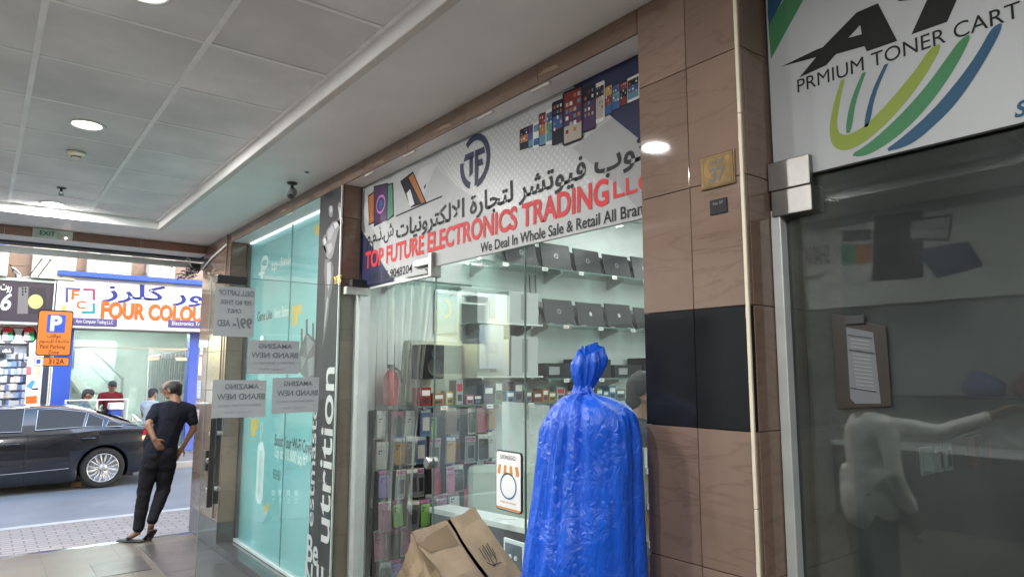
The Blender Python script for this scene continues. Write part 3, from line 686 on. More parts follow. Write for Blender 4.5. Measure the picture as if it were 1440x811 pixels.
for x in (382, 392, 403, 414):
    for (u, v, w, h) in ((0, 0, 5, 8), (1, 12, 3, 3), (0, 17, 5, 1.5)): b.poly(ppoly(P3, [(x + u, 688 + v), (x + u + w, 688 + v + .6), (x + u + w, 688 + v + h), (x + u, 688 + v + h)], .002), ink('pale_teal2', (.5, .7, .7)))
b.build('icons', tw)
wp = thing('shop_window', 'tall two pane window in front of the teal poster', 'window', (GLASS_X, 6.1, .1))
for (a, c) in ((4.96, 6.02), (6.026, 7.327)):
    b = MB(); b.box((GLASS_X - .01, a, .105), (GLASS_X, c, 3.09), glass_mat('poster_glass', refl=.8, haze=.04)); b.build('pane', wp)
b = MB(); b.box((GLASS_X - .011, 6.0205, .1), (GLASS_X + .001, 6.0255, 3.09), mat('silicone_teal', (.12, .3, .31), .4)); b.build('joint', wp)
b = MB(); b.box((GLASS_X - .02, 4.957, .075), (GLASS_X + .028, 7.328, .104), ALU); b.box((GLASS_X - .016, 7.306, .105), (GLASS_X + .012, 7.329, 3.09), DARK); b.build('frame', wp, bevel=.003)
b = MB(); b.box((FACE + .0, 4.957, 0), (2.5, 7.328, .072), GRANITE); tag(b.build('window_sill', bevel=.003), 'low dark granite step under the teal poster window', 'step')
b = MB(); b.box((GLASS_X + .004, 5.0, 3.088), (GLASS_X + .02, 7.3, 3.098), mat('led_strip', (.9, .9, .9), .4, var=0, emit=(1, 1, 1), estr=.2)); tag(b.build('strip_light'), 'thin strip light tucked under the lintel above the teal poster', 'strip light')
# ================================================================== ELECTRONICS SHOP SIGN
SX = GLASS_X - .03; PS = Plane('X', SX)
NAVY = ink('navy', (.018, .022, .06)); RED = ink('red', (.52, .035, .04)); BLK = ink('black', (.012, .013, .018)); GR1 = ink('grey1', (.27, .275, .28)); GR2 = ink('grey2', (.36, .365, .37)); GR3 = ink('grey3', (.42, .425, .43))
SIGNW = ink('sign_white', (.33, .34, .34), .4)
def add_dots(m):
    nt = m.node_tree; b = nt.nodes['Principled BSDF']; N = nt.nodes.new; L = nt.links.new
    tc = N('ShaderNodeTexCoord'); mp = N('ShaderNodeMapping'); mp.inputs['Scale'].default_value = (1, 34, 34); mp.inputs['Rotation'].default_value = (math.radians(45), 0, 0); L(tc.outputs['Object'], mp.inputs[0])
    vo = N('ShaderNodeTexVoronoi'); vo.inputs['Randomness'].default_value = 0; vo.inputs['Scale'].default_value = 1; L(mp.outputs[0], vo.inputs['Vector'])
    lt = N('ShaderNodeMath'); lt.operation = 'LESS_THAN'; lt.inputs[1].default_value = .3; L(vo.outputs['Distance'], lt.inputs[0])
    mx = N('ShaderNodeMix'); mx.data_type = 'RGBA'; mx.inputs[6].default_value = (.31, .32, .325, 1); mx.inputs[7].default_value = (.39, .40, .40, 1); L(lt.outputs[0], mx.inputs[0]); L(mx.outputs[2], b.inputs['Base Color'])
DOTS = mat('ink_dots', (.57, .58, .585), .4, var=0); add_dots(DOTS)
st = thing('shop_sign', 'wide white and navy signboard of the electronics shop with red and black lettering', 'sign', (SX, 3.2, 2.385))
SB, ST = 2.385, 3.165
b = MB(); b.box((SX, 1.742, SB), (GLASS_X - .012, 4.545, ST), SIGNW); b.build('board', st)
b = MB(); b.box((SX - .004, 4.537, SB), (GLASS_X - .012, 4.548, 3.094), DARK); b.build('edge_strip', st)
b = MB()
b.poly(ppoly(PS, [(600, 222), (760, 150), (810, 206), (860, 262), (700, 300), (640, 260)], .001), DOTS)
b.poly(ppoly(PS, [(509, 296), (516, 283), (560, 330), (602, 384), (566, 391)], .0015), GR3)
b.poly(ppoly(PS, [(590, 238), (616, 226), (596, 275), (575, 285)], .0015), GR3)
b.poly(ppoly(PS, [(738, 148), (799, 115), (865, 166), (903, 205), (903, 245), (845, 262)], .002), GR2)
b.poly(ppoly(PS, [(805, 208), (861, 165), (903, 196), (903, 300), (870, 262)], .0025), GR1)
b.poly(ppoly(PS, [(507, 322), (514, 332), (552, 394), (507, 404)], .003), NAVY)
b.poly(ppoly(PS, [(798, 116), (840, 60), (903, 60), (903, 199), (861, 165), (834, 141)], .003), NAVY)
b.build('background_print', st)
logo = MB()
for q in ring(.5, .5, .5, .5, .12, -82, 128) + ring(.5, .5, .5, .5, .12, 172, 250): logo.poly(upoly(PS, (647, 273), (690, 179), q, .0045), NAVY)
for pts in ([(.12, .58), (.47, .58), (.47, .70), (.18, .70)], [(.32, .25), (.44, .3), (.44, .6), (.32, .6)], [(.5, .05), (.62, .05), (.62, .70), (.5, .70)], [(.6, .58), (.84, .58), (.8, .70), (.6, .70)], [(.6, .38), (.78, .38), (.74, .5), (.6, .5)]): logo.poly(upoly(PS, (647, 273), (690, 179), pts, .005), NAVY)
logo.build('logo', st)
text(arabic('توب فيوتشر لتجارة الالكترونيات'), PS, (557, 343), (908, 186), BLK, st, off=.006, bold=.022)
text(arabic('ش.ذ.م.م'), PS, (516, 355), (554, 312), BLK, st, off=.006, bold=.01)
text('TOP FUTURE ELECTRONICS TRADING', PS, (514, 379), (856, 249), RED, st, off=.007, bold=.03, shear=.02)
text('L.L.C', PS, (863, 280), (916, 240), RED, st, off=.007, bold=.03)
text('We Deal In Whole Sale & Retail All Brands', PS, (676, 356), (921, 279), BLK, st, off=.006, bold=.012)
text('+971 56 9048204', PS, (520, 397), (580, 371), BLK, st, off=.006, bold=.01)
S = lambda k, c: ink('screen' + k, c, .25)
SCR = dict(dark=S('d', (.02, .02, .03)), red=S('r', (.16, .035, .035)), blue=S('b', (.04, .09, .22)), cyan=S('c', (.09, .2, .26)), white=S('w', (.55, .55, .55)), orange=S('o', (.33, .13, .05)), purple=S('p', (.07, .04, .09)), sand=S('s', (.33, .3, .26)), green=S('g', (.08, .2, .13)), yellow=S('y', (.38, .28, .06)))
PH = [(731, 183, 744, 177, 208, 212, 'dark', ['dark', 'orange', 'dark']), (743, 178, 751, 174, 206, 209, 'dark', ['purple', 'blue', 'cyan']), (750, 174, 759, 170, 207, 209, 'white', ['cyan', 'white', 'blue']), (758, 161, 769, 157, 204, 207, 'dark', ['red', 'orange', 'cyan']),
      (768, 156, 778, 151, 202, 205, 'white', ['blue', 'green', 'cyan']), (882, 112, 900, 103, 138, 146, 'white', ['dark', 'blue', 'cyan']), (872, 117, 883, 112, 147, 152, 'dark', ['red', 'dark', 'red']), (861, 121, 873, 115, 153, 157, 'dark', ['blue', 'cyan', 'blue']), (851, 123, 862, 117, 160, 165, 'dark', ['yellow', 'red', 'blue']),
      (838, 119, 851, 113, 170, 175, 'white', ['dark', 'sand', 'sand']), (820, 125, 839, 116, 181, 188, 'dark', ['dark', 'purple', 'purple']), (777, 145, 794, 138, 200, 206, 'dark', ['dark', 'blue', 'dark']), (792, 131, 821, 119, 196, 207, 'dark', ['red', 'purple', 'sand'])]
for n, (x0, yt0, x1, yt1, yb1, yb0, body, bands) in enumerate(PH):
    q = MB(); o = .004 + .0007 * n
    Q = lambda u, w: (x0 + (x1 - x0) * u, (yt0 + (yt1 - yt0) * u) * w + (yb0 + (yb1 - yb0) * u) * (1 - w))
    q.poly(ppoly(PS, [Q(.08, 0), Q(.92, 0), Q(1, .04), Q(1, .96), Q(.92, 1), Q(.08, 1), Q(0, .96), Q(0, .04)], o), SCR[body])
    m0, m1 = (.1, .9) if body == 'white' else (.04, .96)
    for k, c in enumerate(reversed(bands)): q.poly(ppoly(PS, [Q(.08, m0 + (m1 - m0) * k / 3), Q(.92, m0 + (m1 - m0) * k / 3), Q(.92, m0 + (m1 - m0) * (k + 1) / 3), Q(.08, m0 + (m1 - m0) * (k + 1) / 3)], o + .0003), SCR[c])
    if x1 - x0 > 9:
        for r in range(5 if x1 - x0 < 25 else 6):
            for cc in range(3 if x1 - x0 < 25 else 4):
                if (r * 7 + cc * 3 + n) % 5 == 0: continue
                u0, w0 = .16 + cc * (.26 if x1 - x0 < 25 else .19), .9 - r * .125
                if w0 < .12: continue
                q.poly(ppoly(PS, [Q(u0, w0 - .07), Q(u0 + .13, w0 - .07), Q(u0 + .13, w0), Q(u0, w0)], o + .0005), SCR[['white', 'orange', 'red', 'sand', 'cyan'][(r + cc * 2 + n) % 5]])
    q.build('phone_print', st)
q = MB()   # a laptop tilted on its edge and three phones at the other end of the board
for m, pts, o in (('dark', [(563, 255), (581, 241), (600, 285), (578, 292)], .004), ('orange', [(575, 250), (581, 244), (598, 284), (593, 286)], .0045), ('white', [(572, 272), (577, 266), (583, 287), (577, 291)], .0045), ('dark', [(557, 303), (622, 275), (622, 277), (557, 305)], .004), ('dark', [(596, 264), (599, 258), (599, 262), (597, 266)], .004)): q.poly(ppoly(PS, pts, o), SCR[m])
q.build('laptop_print', st)
for k, (m, m2, pts) in enumerate((('orange', 'yellow', [(518, 275), (528, 268), (527, 313), (519, 317)]), ('green', 'cyan', [(543, 260), (553, 257), (554, 304), (544, 311)]), ('purple', 'blue', [(526, 262), (546, 257), (545, 309), (526, 319)]))):
    q = MB(); q.poly(ppoly(PS, pts, .004 + k * .001), SCR['dark']); (x0, y0), (x1, y1), (x2, y2), (x3, y3) = pts
    q.poly(ppoly(PS, [(x0 + 1, y0 + 2), (x1 - 1, y1 + 2), (x2 - 1, y2 - 2), (x3 + 1, y3 - 2)], .0045 + k * .001), SCR[m])
    if k == 2:
        for qq in ring(.5, .5, .42, .3, .07, 0, 360, 20): q.poly(upoly(PS, (528, 312), (544, 262), qq, .0075), ink('violet', (.4, .16, .42)))
        q.poly(upoly(PS, (528, 312), (544, 262), disc(.5, .5, .2, .14), .0075), SCR['blue'])
    q.build('phone_print', st)

STEELD = mat('worn_steel', (.30, .29, .28), .38, 1.0, var=.1, scale=20)
# ================================================================== ELECTRONICS SHOP FRONT: glass, fittings, curtain
sf = thing('glass_front', 'frameless glass front of the electronics shop under its signboard', 'shop window', (GLASS_X, 2.6, 0))
for (a, c) in ((1.74, 2.667), (2.671, 3.53)):
    b = MB(); b.box((GLASS_X - .01, a, .02), (GLASS_X, c, 2.45), GLASS); b.build('pane', sf)
b = MB(); b.box((GLASS_X - .0105, 2.6672, .02), (GLASS_X + .0005, 2.6708, 2.384), EDGE); b.box((GLASS_X - .0105, 3.5302, .02), (GLASS_X + .0005, 3.534, 2.384), EDGE); b.build('glass_edges', sf)
b = MB(); b.box((GLASS_X - .06, 3.50, 2.32), (GLASS_X + .012, 3.536, 2.47), STEELD); b.box((GLASS_X - .058, 3.5365, 2.40), (GLASS_X + .012, 3.72, 2.445), STEELD); b.build('patch_fitting', sf, bevel=.003)
b = MB(); b.box((GLASS_X - .07, 4.445, 0), (GLASS_X + .01, 4.543, 2.30), ALU); b.build('jamb', sf, bevel=.003)
b = MB(); b.lathe([(0, -.035), (.028, -.035), (.034, -.03), (.034, -.01), (.03, -.008), (.03, .008), (.034, .01), (.034, .03), (.028, .035), (0, .035)], (GLASS_X - .005, 3.56, 1.22), STEELD, (1, 0, 0), 28); b.build('lock_knob', sf)
b = MB(); b.box((GLASS_X - .02, 1.74, 0), (GLASS_X + .01, 3.53, .019), ALU); b.build('floor_channel', sf)

# the door leaf stands open at right angles to the front
dr = thing('glass_door', 'open frameless glass door with paper notices and a black lock', 'door', (2.06, 4.45, 0))
DY = 4.45
b = MB(); b.box((1.10, DY, .02), (2.085, DY + .01, 2.345), glass_mat('door_glass', refl=.55, haze=.018)); b.build('pane', dr)
b = MB(); b.box((1.097, DY - .0005, .02), (1.0995, DY + .0105, 2.345), EDGE); b.box((1.1, DY - .0005, 2.3455), (2.085, DY + .0105, 2.348), EDGE); b.build('glass_edges', dr)
b = MB(); b.box((1.128, DY - .02, 2.302), (1.31, DY + .03, 2.352), BLACKM); b.build('closer_fitting', dr, bevel=.003)
b = MB(); b.box((1.98, DY - .02, 2.29), (2.15, DY + .03, 2.345), STEEL); b.build('patch_fitting', dr, bevel=.003)
b = MB(); b.box((2.02, DY - .02, 2.35), (2.15, DY + .03, 2.40), BLACKM); b.build('top_pivot', dr, bevel=.003)
for (x, o) in ((1.142, -.045), (1.20, .05)):
    b = MB(); y = DY + (.005 + o); b.box((x - .016, y - .008, .955), (x + .016, y + .008, 1.475), BLACKM)
    for z in (1.05, 1.38): b.box((x - .012, min(y, DY) - .001, z - .012), (x + .012, max(y, DY + .01) + .001, z + .012), STEEL)
    b.build('handle', dr, bevel=.004)
b = MB(); b.prism([(1.115 + .055 * math.cos(w), DY - .022, 1.225 + .06 * math.sin(w)) for w in [math.pi * k / 12 - math.pi / 2 for k in range(13)]], (0, .056, 0), BLACKM); b.lathe([(.0, 0), (.018, 0), (.018, -.012), (0, -.012)], (1.13, DY - .0225, 1.225), STEEL, (0, 1, 0), 20); b.build('lock', dr, bevel=.003)
# notices taped to the far face of the leaf: from here one reads them through the paper, mirrored
PAPER = mat('paper_grey', (.34, .37, .39), .85, var=.06, scale=9); PINK = ink('notice_text', (.15, .17, .19)); PINK2 = ink('notice_text2', (.24, .27, .29))
def notice(label, x0, z0, x1, z1, lines, tilt=0):
    t = thing('notice', label, 'paper notice', ((x0 + x1) / 2, DY + .0125, (z0 + z1) / 2), 'paper notices taped on the open glass door')
    b = MB(); n = 8
    for k in range(n):
        xa, xb = x0 + (x1 - x0) * k / n, x0 + (x1 - x0) * (k + 1) / n; f = lambda x: tilt * (x - x0) / (x1 - x0)
        b.poly([(xa, DY - .0015 - .0012 * math.sin(k * 1.3), z0 + f(xa)), (xb, DY - .0015 - .0012 * math.sin((k + 1) * 1.3), z0 + f(xb)), (xb, DY - .0015 - .0012 * math.sin((k + 1) * 1.3), z1 + f(xb)), (xa, DY - .0015 - .0012 * math.sin(k * 1.3), z1 + f(xa))], PAPER)
    sh_ = b.build('sheet', t)
    for (s, u0, u1, w0, w1, m, bo) in lines:
        text(s, Plane('Y', DY), None, None, m, sh_, mirror=True, bold=bo, box=(Vector((x0 + (x1 - x0) * u0, DY - .004, z0 + (z1 - z0) * w0 + tilt * .5)), Vector((x0 + (x1 - x0) * u1, DY - .004, z0 + (z1 - z0) * w1 + tilt * .5))))
notice('grey notice reading DELL LAPTOP 99/- AED, top left on the open door', 1.123, 1.972, 1.366, 2.285, [('DELL LAPTOP', .08, .95, .82, .93, PINK, .02), ('FEP 8O THEK', .12, .9, .64, .73, PINK, .02), ('ONLY', .3, .66, .47, .56, PINK, .02), ('99/-', .46, .95, .16, .38, PINK, .03), ('AED', .08, .4, .2, .33, PINK, .03)])
AM = lambda d: [('AMAZING', .2 + d, .85, .76, .9, PINK, .015), ('BRAND NEW', .06 + d, .97, .48, .64, PINK, .015), ('Refurbished Apple Laptops', .1, .9, .28, .37, PINK2, 0), ('Coming 1 Month', .22, .72, .1, .18, PINK2, 0)]
notice('grey AMAZING BRAND NEW notice alone in the middle row of the door', 1.337, 1.74, 1.668, 1.955, AM(0))
notice('grey AMAZING BRAND NEW notice lowest and leftmost on the door, beside the handle', 1.137, 1.475, 1.463, 1.705, AM(.02), -.006)
notice('grey AMAZING BRAND NEW notice overlapping the dark nutrition banner', 1.50, 1.487, 1.812, 1.715, AM(.04), .004)

# strip curtain in the doorway
cu = thing('strip_curtain', 'clear plastic strip curtain hanging in the open doorway', 'curtain', (GLASS_X, 4.0, 2.3))
PVC = glass_mat('pvc_strip', (.92, .96, .95), 1.5, .06, .05)
b = MB(); b.box((GLASS_X - .012, 3.54, 2.335), (GLASS_X + .02, 4.44, 2.382), ALU); b.build('rail', cu, bevel=.002)
for k in range(7):
    y = 4.38 - k * .118; b = MB(); n = 10; rows = 16; grid = []
    for r in range(rows + 1):
        z = 2.34 - (2.27) * r / rows; g = (r / rows) ** 1.3
        yc = y + (4.34 - y) * .42 * math.sin(min(1, g) * math.pi * .5) * (1 if k > 1 else .2) + .012 * math.sin(r * .5 + k)
        hw = .085 * (1 - .5 * g)
        grid.append([Vector((GLASS_X + .004 + .012 * (k % 2) + .035 * math.sin(math.pi * j / n) * (1 + g) + .05 * g * (k % 3 - 1), yc + hw * (2 * j / n - 1), z)) for j in range(n + 1)])
    for r in range(rows):
        for j in range(n): b.poly([grid[r][j], grid[r][j + 1], grid[r + 1][j + 1], grid[r + 1][j]], PVC)
    b.build('strip', cu, smooth=True)

# payment sign stuck inside the glass (its square code is left blank)
ps = thing('payment_sign', 'small upright rounded sign with an orange striped awning and a blue ring', 'sign', (GLASS_X - .014, 2.78, 1.06))
PP = Plane('X', GLASS_X - .02); y0, y1, z0, z1 = 2.893, 2.682, 1.062, 1.357
def rr(y0, y1, z0, z1, r, x, n=6):
    s = 1 if y1 > y0 else -1; out = []
    for (cy, cz, a) in ((y1 - s * r, z1 - r, 0), (y0 + s * r, z1 - r, 90), (y0 + s * r, z0 + r, 180), (y1 - s * r, z0 + r, 270)):
        for k in range(n + 1):
            w = math.radians(a + 90 * k / n); out.append(Vector((x, cy + s * r * math.cos(w), cz + r * math.sin(w))))
    return out
b = MB(); b.prism(rr(y0, y1, z0, z1, .02, GLASS_X - .02), (.0085, 0, 0), DARK); b.build('frame', ps)
b = MB(); b.poly(rr(y0 - .006, y1 + .006, z0 + .006, z1 - .006, .016, GLASS_X - .0215), ink('sign_face', (.72, .73, .74))); pf_ = b.build('face', ps)
def UB(u0, w0, u1, w1, o=.003): return (Vector((GLASS_X - .02 - o, y0 + (y1 - y0) * u0, z0 + (z1 - z0) * w0)), Vector((GLASS_X - .02 - o, y0 + (y1 - y0) * u1, z0 + (z1 - z0) * w1)))
text('DON2GO', PP, None, None, BLK, pf_, box=UB(.2, .86, .78, .93), bold=.0)
ORG = ink('awning_orange', (.55, .25, .07)); b = MB()
for k in range(7):
    u0, u1 = .08 + .12 * k, .08 + .12 * (k + 1); A, B = UB(u0, .64, u1, .76); m = ORG if k % 2 == 0 else INKW
    b.poly([(A.x, A.y + (0.0), A.z), (A.x, B.y, A.z), (A.x, mix(B, ((0, (y0 + y1) / 2, 0)), .12).y, B.z), (A.x, mix(A, ((0, (y0 + y1) / 2, 0)), .12).y, B.z)], m)
    cyy, rad = (A.y + B.y) / 2, abs(B.y - A.y) / 2; b.poly([(A.x, cyy + rad * math.cos(w), A.z - rad * math.sin(w)) for w in [math.pi * q / 8 for q in range(9)]], m)
b.build('awning', pf_)
A, B = UB(.18, .2, .82, .64); b = MB(); RB = ink('ring_blue', (.07, .19, .3))
for q in ring(.5, .5, .5, .5, .06, 0, 360, 32): b.poly([(A.x, A.y + (B.y - A.y) * u, A.z + (B.z - A.z) * w) for u, w in q], RB)
b.build('ring', pf_)
text('SCAN TO ORDER', PP, None, None, ORG, pf_, box=UB(.2, .135, .8, .16), bold=.01); 
b = MB(); A, B = UB(.04, .03, .96, .06); b.poly([(A.x, A.y, A.z), (A.x, B.y, A.z), (A.x, B.y, B.z), (A.x, A.y, B.z)], ORG); b.build('foot_stripe', ps)
FROST = glass_mat('frosted_film', (.8, .85, .84), .6, .25, .4)
for (lb, a, c) in (('translucent sheet on the glass above the payment sign', (705, 634), (738, 566)), ('translucent sheet on the glass just left of the blue cover', (743, 637), (772, 570))):
    p, q = PG.pt(*a), PG.pt(*c); b = MB(); b.box((GLASS_X + .003, q.y, p.z), (GLASS_X + .005, p.y, q.z), FROST); tag(b.build('film_sheet'), lb, 'sheet')

# ================================================================== ELECTRONICS SHOP INTERIOR
IY0, IY1, IX1, IZ = 1.74, 4.75, 7.2, 3.3
WALLIN = mat('shop_wall_white', (.74, .78, .76), .5, var=.05)
b = MB(); b.box((2.202, IY1, .02), (IX1, IY1 + .1, IZ), WALLIN); tag(b.build('wall'), 'white inner side wall of the electronics shop behind its shelves', 'wall')
b = MB(); b.box((IX1 + .001, 1.3, .02), (IX1 + .1, IY1 + .1, IZ), WALLIN); tag(b.build('wall'), 'white back wall deep inside the electronics shop', 'wall')
b = MB(); b.box((2.605, IY0 - .05, .02), (IX1, IY0, IZ), WALLIN); tag(b.build('wall'), 'white party wall of the electronics shop hidden behind the wide pillar', 'wall')
SFLOOR = brick_mat('shop_floor_tile', (.55, .55, .53), (.5, .5, .48), (.3, .3, .3), .6, .6, 0, .15, .004, bump=.05)
b = MB(); b.box((2.17, IY0, .004), (IX1, IY1, .018), SFLOOR); structure(b.build('shop_floor'))
b = MB(); b.box((2.19, IY0 - .05, IZ + .001), (IX1 + .1, IY1 + .1, IZ + .05), WHITE); structure(b.build('shop_ceiling'))
PANEL = mat('led_panel', (.9, .9, .9), .4, var=0, emit=(.97, 1, .97), estr=1.2)
for i, (x, y) in enumerate(((3.2, 3.9), (3.2, 2.5), (4.7, 3.9), (4.7, 2.5), (6.2, 3.9), (6.2, 2.5))):
    t = thing('led_panel', ['square ceiling light panel just inside the doorway', 'square ceiling light panel just inside the fixed glass', 'square ceiling light panel midway along the laptop shelves', 'square ceiling light panel in the middle of the electronics shop', 'square ceiling light panel at the back end of the laptop shelves', 'square ceiling light panel in the far back corner'][i], 'ceiling light', (x, y, IZ), 'light panels in the electronics shop')
    b = MB(); b.box((x - .3, y - .3, IZ - .012), (x + .3, y + .3, IZ - .004), PANEL); b.build('diffuser', t)
    b = MB()
    for (u0, v0, u1, v1) in ((-.32, -.32, .32, -.3), (-.32, .3, .32, .32), (-.32, -.3, -.3, .3), (.3, -.3, .32, .3)): b.box((x + u0 + .0005, y + v0 + .0005, IZ - .016), (x + u1 - .0005, y + v1 - .0005, IZ - .001), ALU)
    b.build('frame', t)
# shelves along the side wall
SHELFG = glass_mat('shelf_glass', (.72, .88, .84), 1.2); SHW = mat('shelf_white', (.55, .58, .57), .4, var=.04)
def shelf(label, x0, x1, z, d=.3, glass=True):
    t = thing('wall_shelf', label, 'shelf', ((x0 + x1) / 2, IY1, z), 'shelves on the side wall of the electronics shop')
    b = MB(); b.box((x0, IY1 - d, z - .012), (x1, IY1 - .002, z), SHELFG if glass else SHW); b.build('board', t)
    b = MB(); b.box((x0, IY1 - d - .004, z - .013), (x1, IY1 - d - .0005, z + .001), EDGE if glass else ALU); b.build('front_edge', t)
    if x1 - x0 > 1.5:
        for k in range(int((x1 - x0) / .43)):
            b = MB(); xx = x0 + .2 + .43 * k; b.box((xx, IY1 - d - .008, z - .034), (xx + .06, IY1 - d - .0045, z - .004), INKW); b.box((xx + .008, IY1 - d - .0086, z - .022), (xx + .045, IY1 - d - .0082, z - .016), RED if k % 3 == 0 else BLK); b.build('price_tag', t)
    b = MB(); n = max(2, int((x1 - x0) / .7) + 1)
    for k in range(n): x = x0 + .08 + (x1 - x0 - .16) * k / (n - 1); b.prism([(x, IY1 - .001, z - .013), (x, IY1 - d * .8, z - .013), (x, IY1 - d * .8, z - .03), (x, IY1 - .001, z - .1)], (.02, 0, 0), STEEL)
    b.build('brackets', t)
shelf('highest long glass shelf on the shop wall, carrying a row of laptops', 3.15, 6.6, 2.655)
shelf('second long glass shelf, with the row of laptops bearing pale badges', 3.82, 6.6, 2.165)
shelf('third long shelf with dark boxes lying on it behind the blue cover', 3.82, 6.6, 1.70)
shelf('short glass shelf high on the left above the doorway', 2.35, 3.1, 2.45, .22)
shelf('white shelf with white boxes left of the badged laptops', 3.12, 3.8, 2.155, .28, False)
shelf('plain white shelf under the row of white boxes', 3.12, 3.8, 1.72, .28, False)
shelf('long low shelf just above the hanging phone cases', 2.6, 4.9, 1.50, .25)
LID = mat('laptop_black', (.014, .015, .017), .4, var=.15, scale=9, spec=.25); LIDS = mat('laptop_badge', (.4, .42, .42), .3, .5, var=.0)
def laptop(label, x, z, badge, w=.37, h=.25, tone=LID):
    t = thing('laptop', label, 'laptop', (x, IY1 - .2, z), 'laptops standing on the wall shelves')
    y = IY1 - .24; n = Vector((0, .05, h)); u = Vector((w, 0, 0)); q = Vector((0, .014, -.003))
    b = MB(); b.obox((x - w / 2, y, z + .003), u, n, q, tone); b.build('lid', t, bevel=.006)
    b = MB(); b.obox((x - w / 2, y + .019, z + .001), u, (0, .115, h * .9), (0, .015, -.003), DARK); b.build('base', t, bevel=.005)
    b = MB(); c = Vector((x, y, z + .003)) + n * .52 + Vector((0, -.0015, .0003)); s = .021
    if badge == 'ring':
        for qd in ring(0, 0, s, s, .004, 0, 360, 20): b.poly([c + Vector((1, 0, 0)) * a + n.normalized() * e for a, e in qd], LIDS)
    else: b.poly([c + Vector((1, 0, 0)) * a + n.normalized() * e for a, e in disc(0, 0, s * .8, s)], LIDS)
    b.build('badge', t)
    b = MB()
    for s_ in (-.33, .33): b.box((x + w * s_ - .03, y - .002, z + .001), (x + w * s_ + .03, y + .012, z + .0095), STEEL)
    b.build('hinges', t)
    return t
names = ['first', 'second', 'third', 'fourth', 'fifth', 'sixth', 'seventh']
for k, x in enumerate((3.62, 4.02, 4.41, 4.80, 5.19, 5.58)): laptop('black laptop with a ring badge, %s from left on the highest shelf' % names[k], x, 2.656, 'ring', .345, (.225, .24, .23, .22, .235, .23)[k]).rotation_euler.z = (.02, -.03, .04, -.02, .03, 0)[k]
for k, x in enumerate((4.05, 4.44, 4.82, 5.21, 5.6)): laptop('black laptop with a %s badge, %s from left on the second shelf' % ('ring' if k == 0 else 'pale round', names[k]), x, 2.166, 'ring' if k == 0 else 'disc', .34, (.23, .225, .235, .22, .23)[k]).rotation_euler.z = (-.03, .02, -.02, .04, .01)[k]
BOXW = mat('carton_white', (.42, .45, .44), .6, var=.05)
for k, (x, z, w, h) in enumerate(((3.28, 2.156, .3, .24), (3.61, 2.156, .32, .27), (3.29, 1.721, .32, .3), (3.62, 1.721, .29, .33))):
    t = thing('carton', ['low white carton on the left of the upper white shelf', 'taller white carton on the right of the upper white shelf', 'white carton on the left of the plain white shelf', 'tallest white carton, on the right of the plain white shelf'][k], 'carton', (x, IY1 - .15, z), 'white cartons in the shop')
    b = MB(); b.box((x - w / 2, IY1 - .26, z + .001), (x + w / 2, IY1 - .03, z + h), BOXW); b.build('box', t, bevel=.003); b = MB(); b.box((x - .03, IY1 - .2615, z + .03), (x + .03, IY1 - .2603, z + h - .02), GR1); b.build('tape', t)
for k in range(6):
    x = 4.02 + k * .43; h = (.13, .17, .12, .19, .15, .12)[k]
    t = thing('dark_box', 'dark box on the third shelf, %s from left' % names[k], 'box', (x, IY1 - .15, 1.70), 'dark boxes behind the blue cover')
    b = MB(); b.box((x - .19, IY1 - .27, 1.701), (x + .19, IY1 - .03, 1.70 + h), LID); b.build('box', t, bevel=.004)
    b = MB(); b.box((x - .14, IY1 - .2715, 1.73), (x - .02, IY1 - .2703, 1.70 + h - .03), GR1); b.build('sticker', t)
# cabinet panel, speaker, extinguisher, framed picture, sheet
t = thing('meter_cabinet', 'grey green flat cabinet with a round knob above the phone cases', 'cabinet', (2.95, IY1, 1.55))
GG = mat('cabinet_green', (.44, .49, .41), .5, var=.05)
b = MB(); b.box((2.62, IY1 - .1, 1.52), (3.1, IY1 - .002, 2.0), GG); b.build('case', t, bevel=.006); b = MB(); b.box((2.65, IY1 - .112, 1.55), (3.07, IY1 - .1005, 1.97), GG); b.build('door', t, bevel=.004)
MB().ball((2.98, IY1 - .122, 1.61), .016, LIDS).build('knob', t, smooth=True)
t = thing('speaker', 'small black speaker box mounted beside the grey green cabinet', 'speaker', (2.72, IY1 - .2, 1.7))
b = MB(); b.box((2.62, IY1 - .30, 1.70), (2.80, IY1 - .115, 1.96), LID); b.build('case', t, bevel=.008); b = MB(); b.lathe([(0, -.002), (.05, -.002), (.06, -.006), (.065, 0)], (2.71, IY1 - .3005, 1.79), DARK, (0, 1, 0), 24); b.lathe([(0, -.002), (.025, -.002), (.03, -.005), (.033, 0)], (2.71, IY1 - .3005, 1.89), DARK, (0, 1, 0), 20); b.build('cones', t)
t = thing('fire_extinguisher', 'red fire extinguisher hanging at the left of the shop doorway', 'extinguisher', (2.46, IY1 - .1, 1.5))
b = MB(); b.lathe([(0, 0), (.05, 0), (.058, .015), (.058, .2), (.045, .24), (.018, .262), (.018, .275), (0, .275)], (2.46, IY1 - .09, 1.505), mat('red_paint', (.5, .03, .03), .3), seg=24); b.build('cylinder', t, smooth=True)
b = MB(); b.box((2.445, IY1 - .12, 1.781), (2.475, IY1 - .06, 1.81), DARK); b.tube([(2.46, IY1 - .12, 1.79), (2.5, IY1 - .15, 1.76), (2.525, IY1 - .13, 1.68)], .008, DARK, 8); b.build('valve_hose', t)
t = thing('framed_poster', 'narrow framed poster with a yellow curl above the cabinet', 'poster', (3.0, IY1, 2.1))
b = MB(); b.box((2.88, IY1 - .02, 2.06), (3.1, IY1 - .002, 2.42), STEEL); b.build('frame', t, bevel=.003); b = MB(); b.box((2.895, IY1 - .024, 2.075), (3.085, IY1 - .0205, 2.405), mat('poster_slate', (.30, .36, .38), .5)); b.build('sheet', t)
b = MB()
for q in ring(2.985, 2.27, .05, .08, .028, -110, 110, 14): b.poly([(x, IY1 - .026, z) for x, z in q], YEL)
b.build('yellow_print', t)
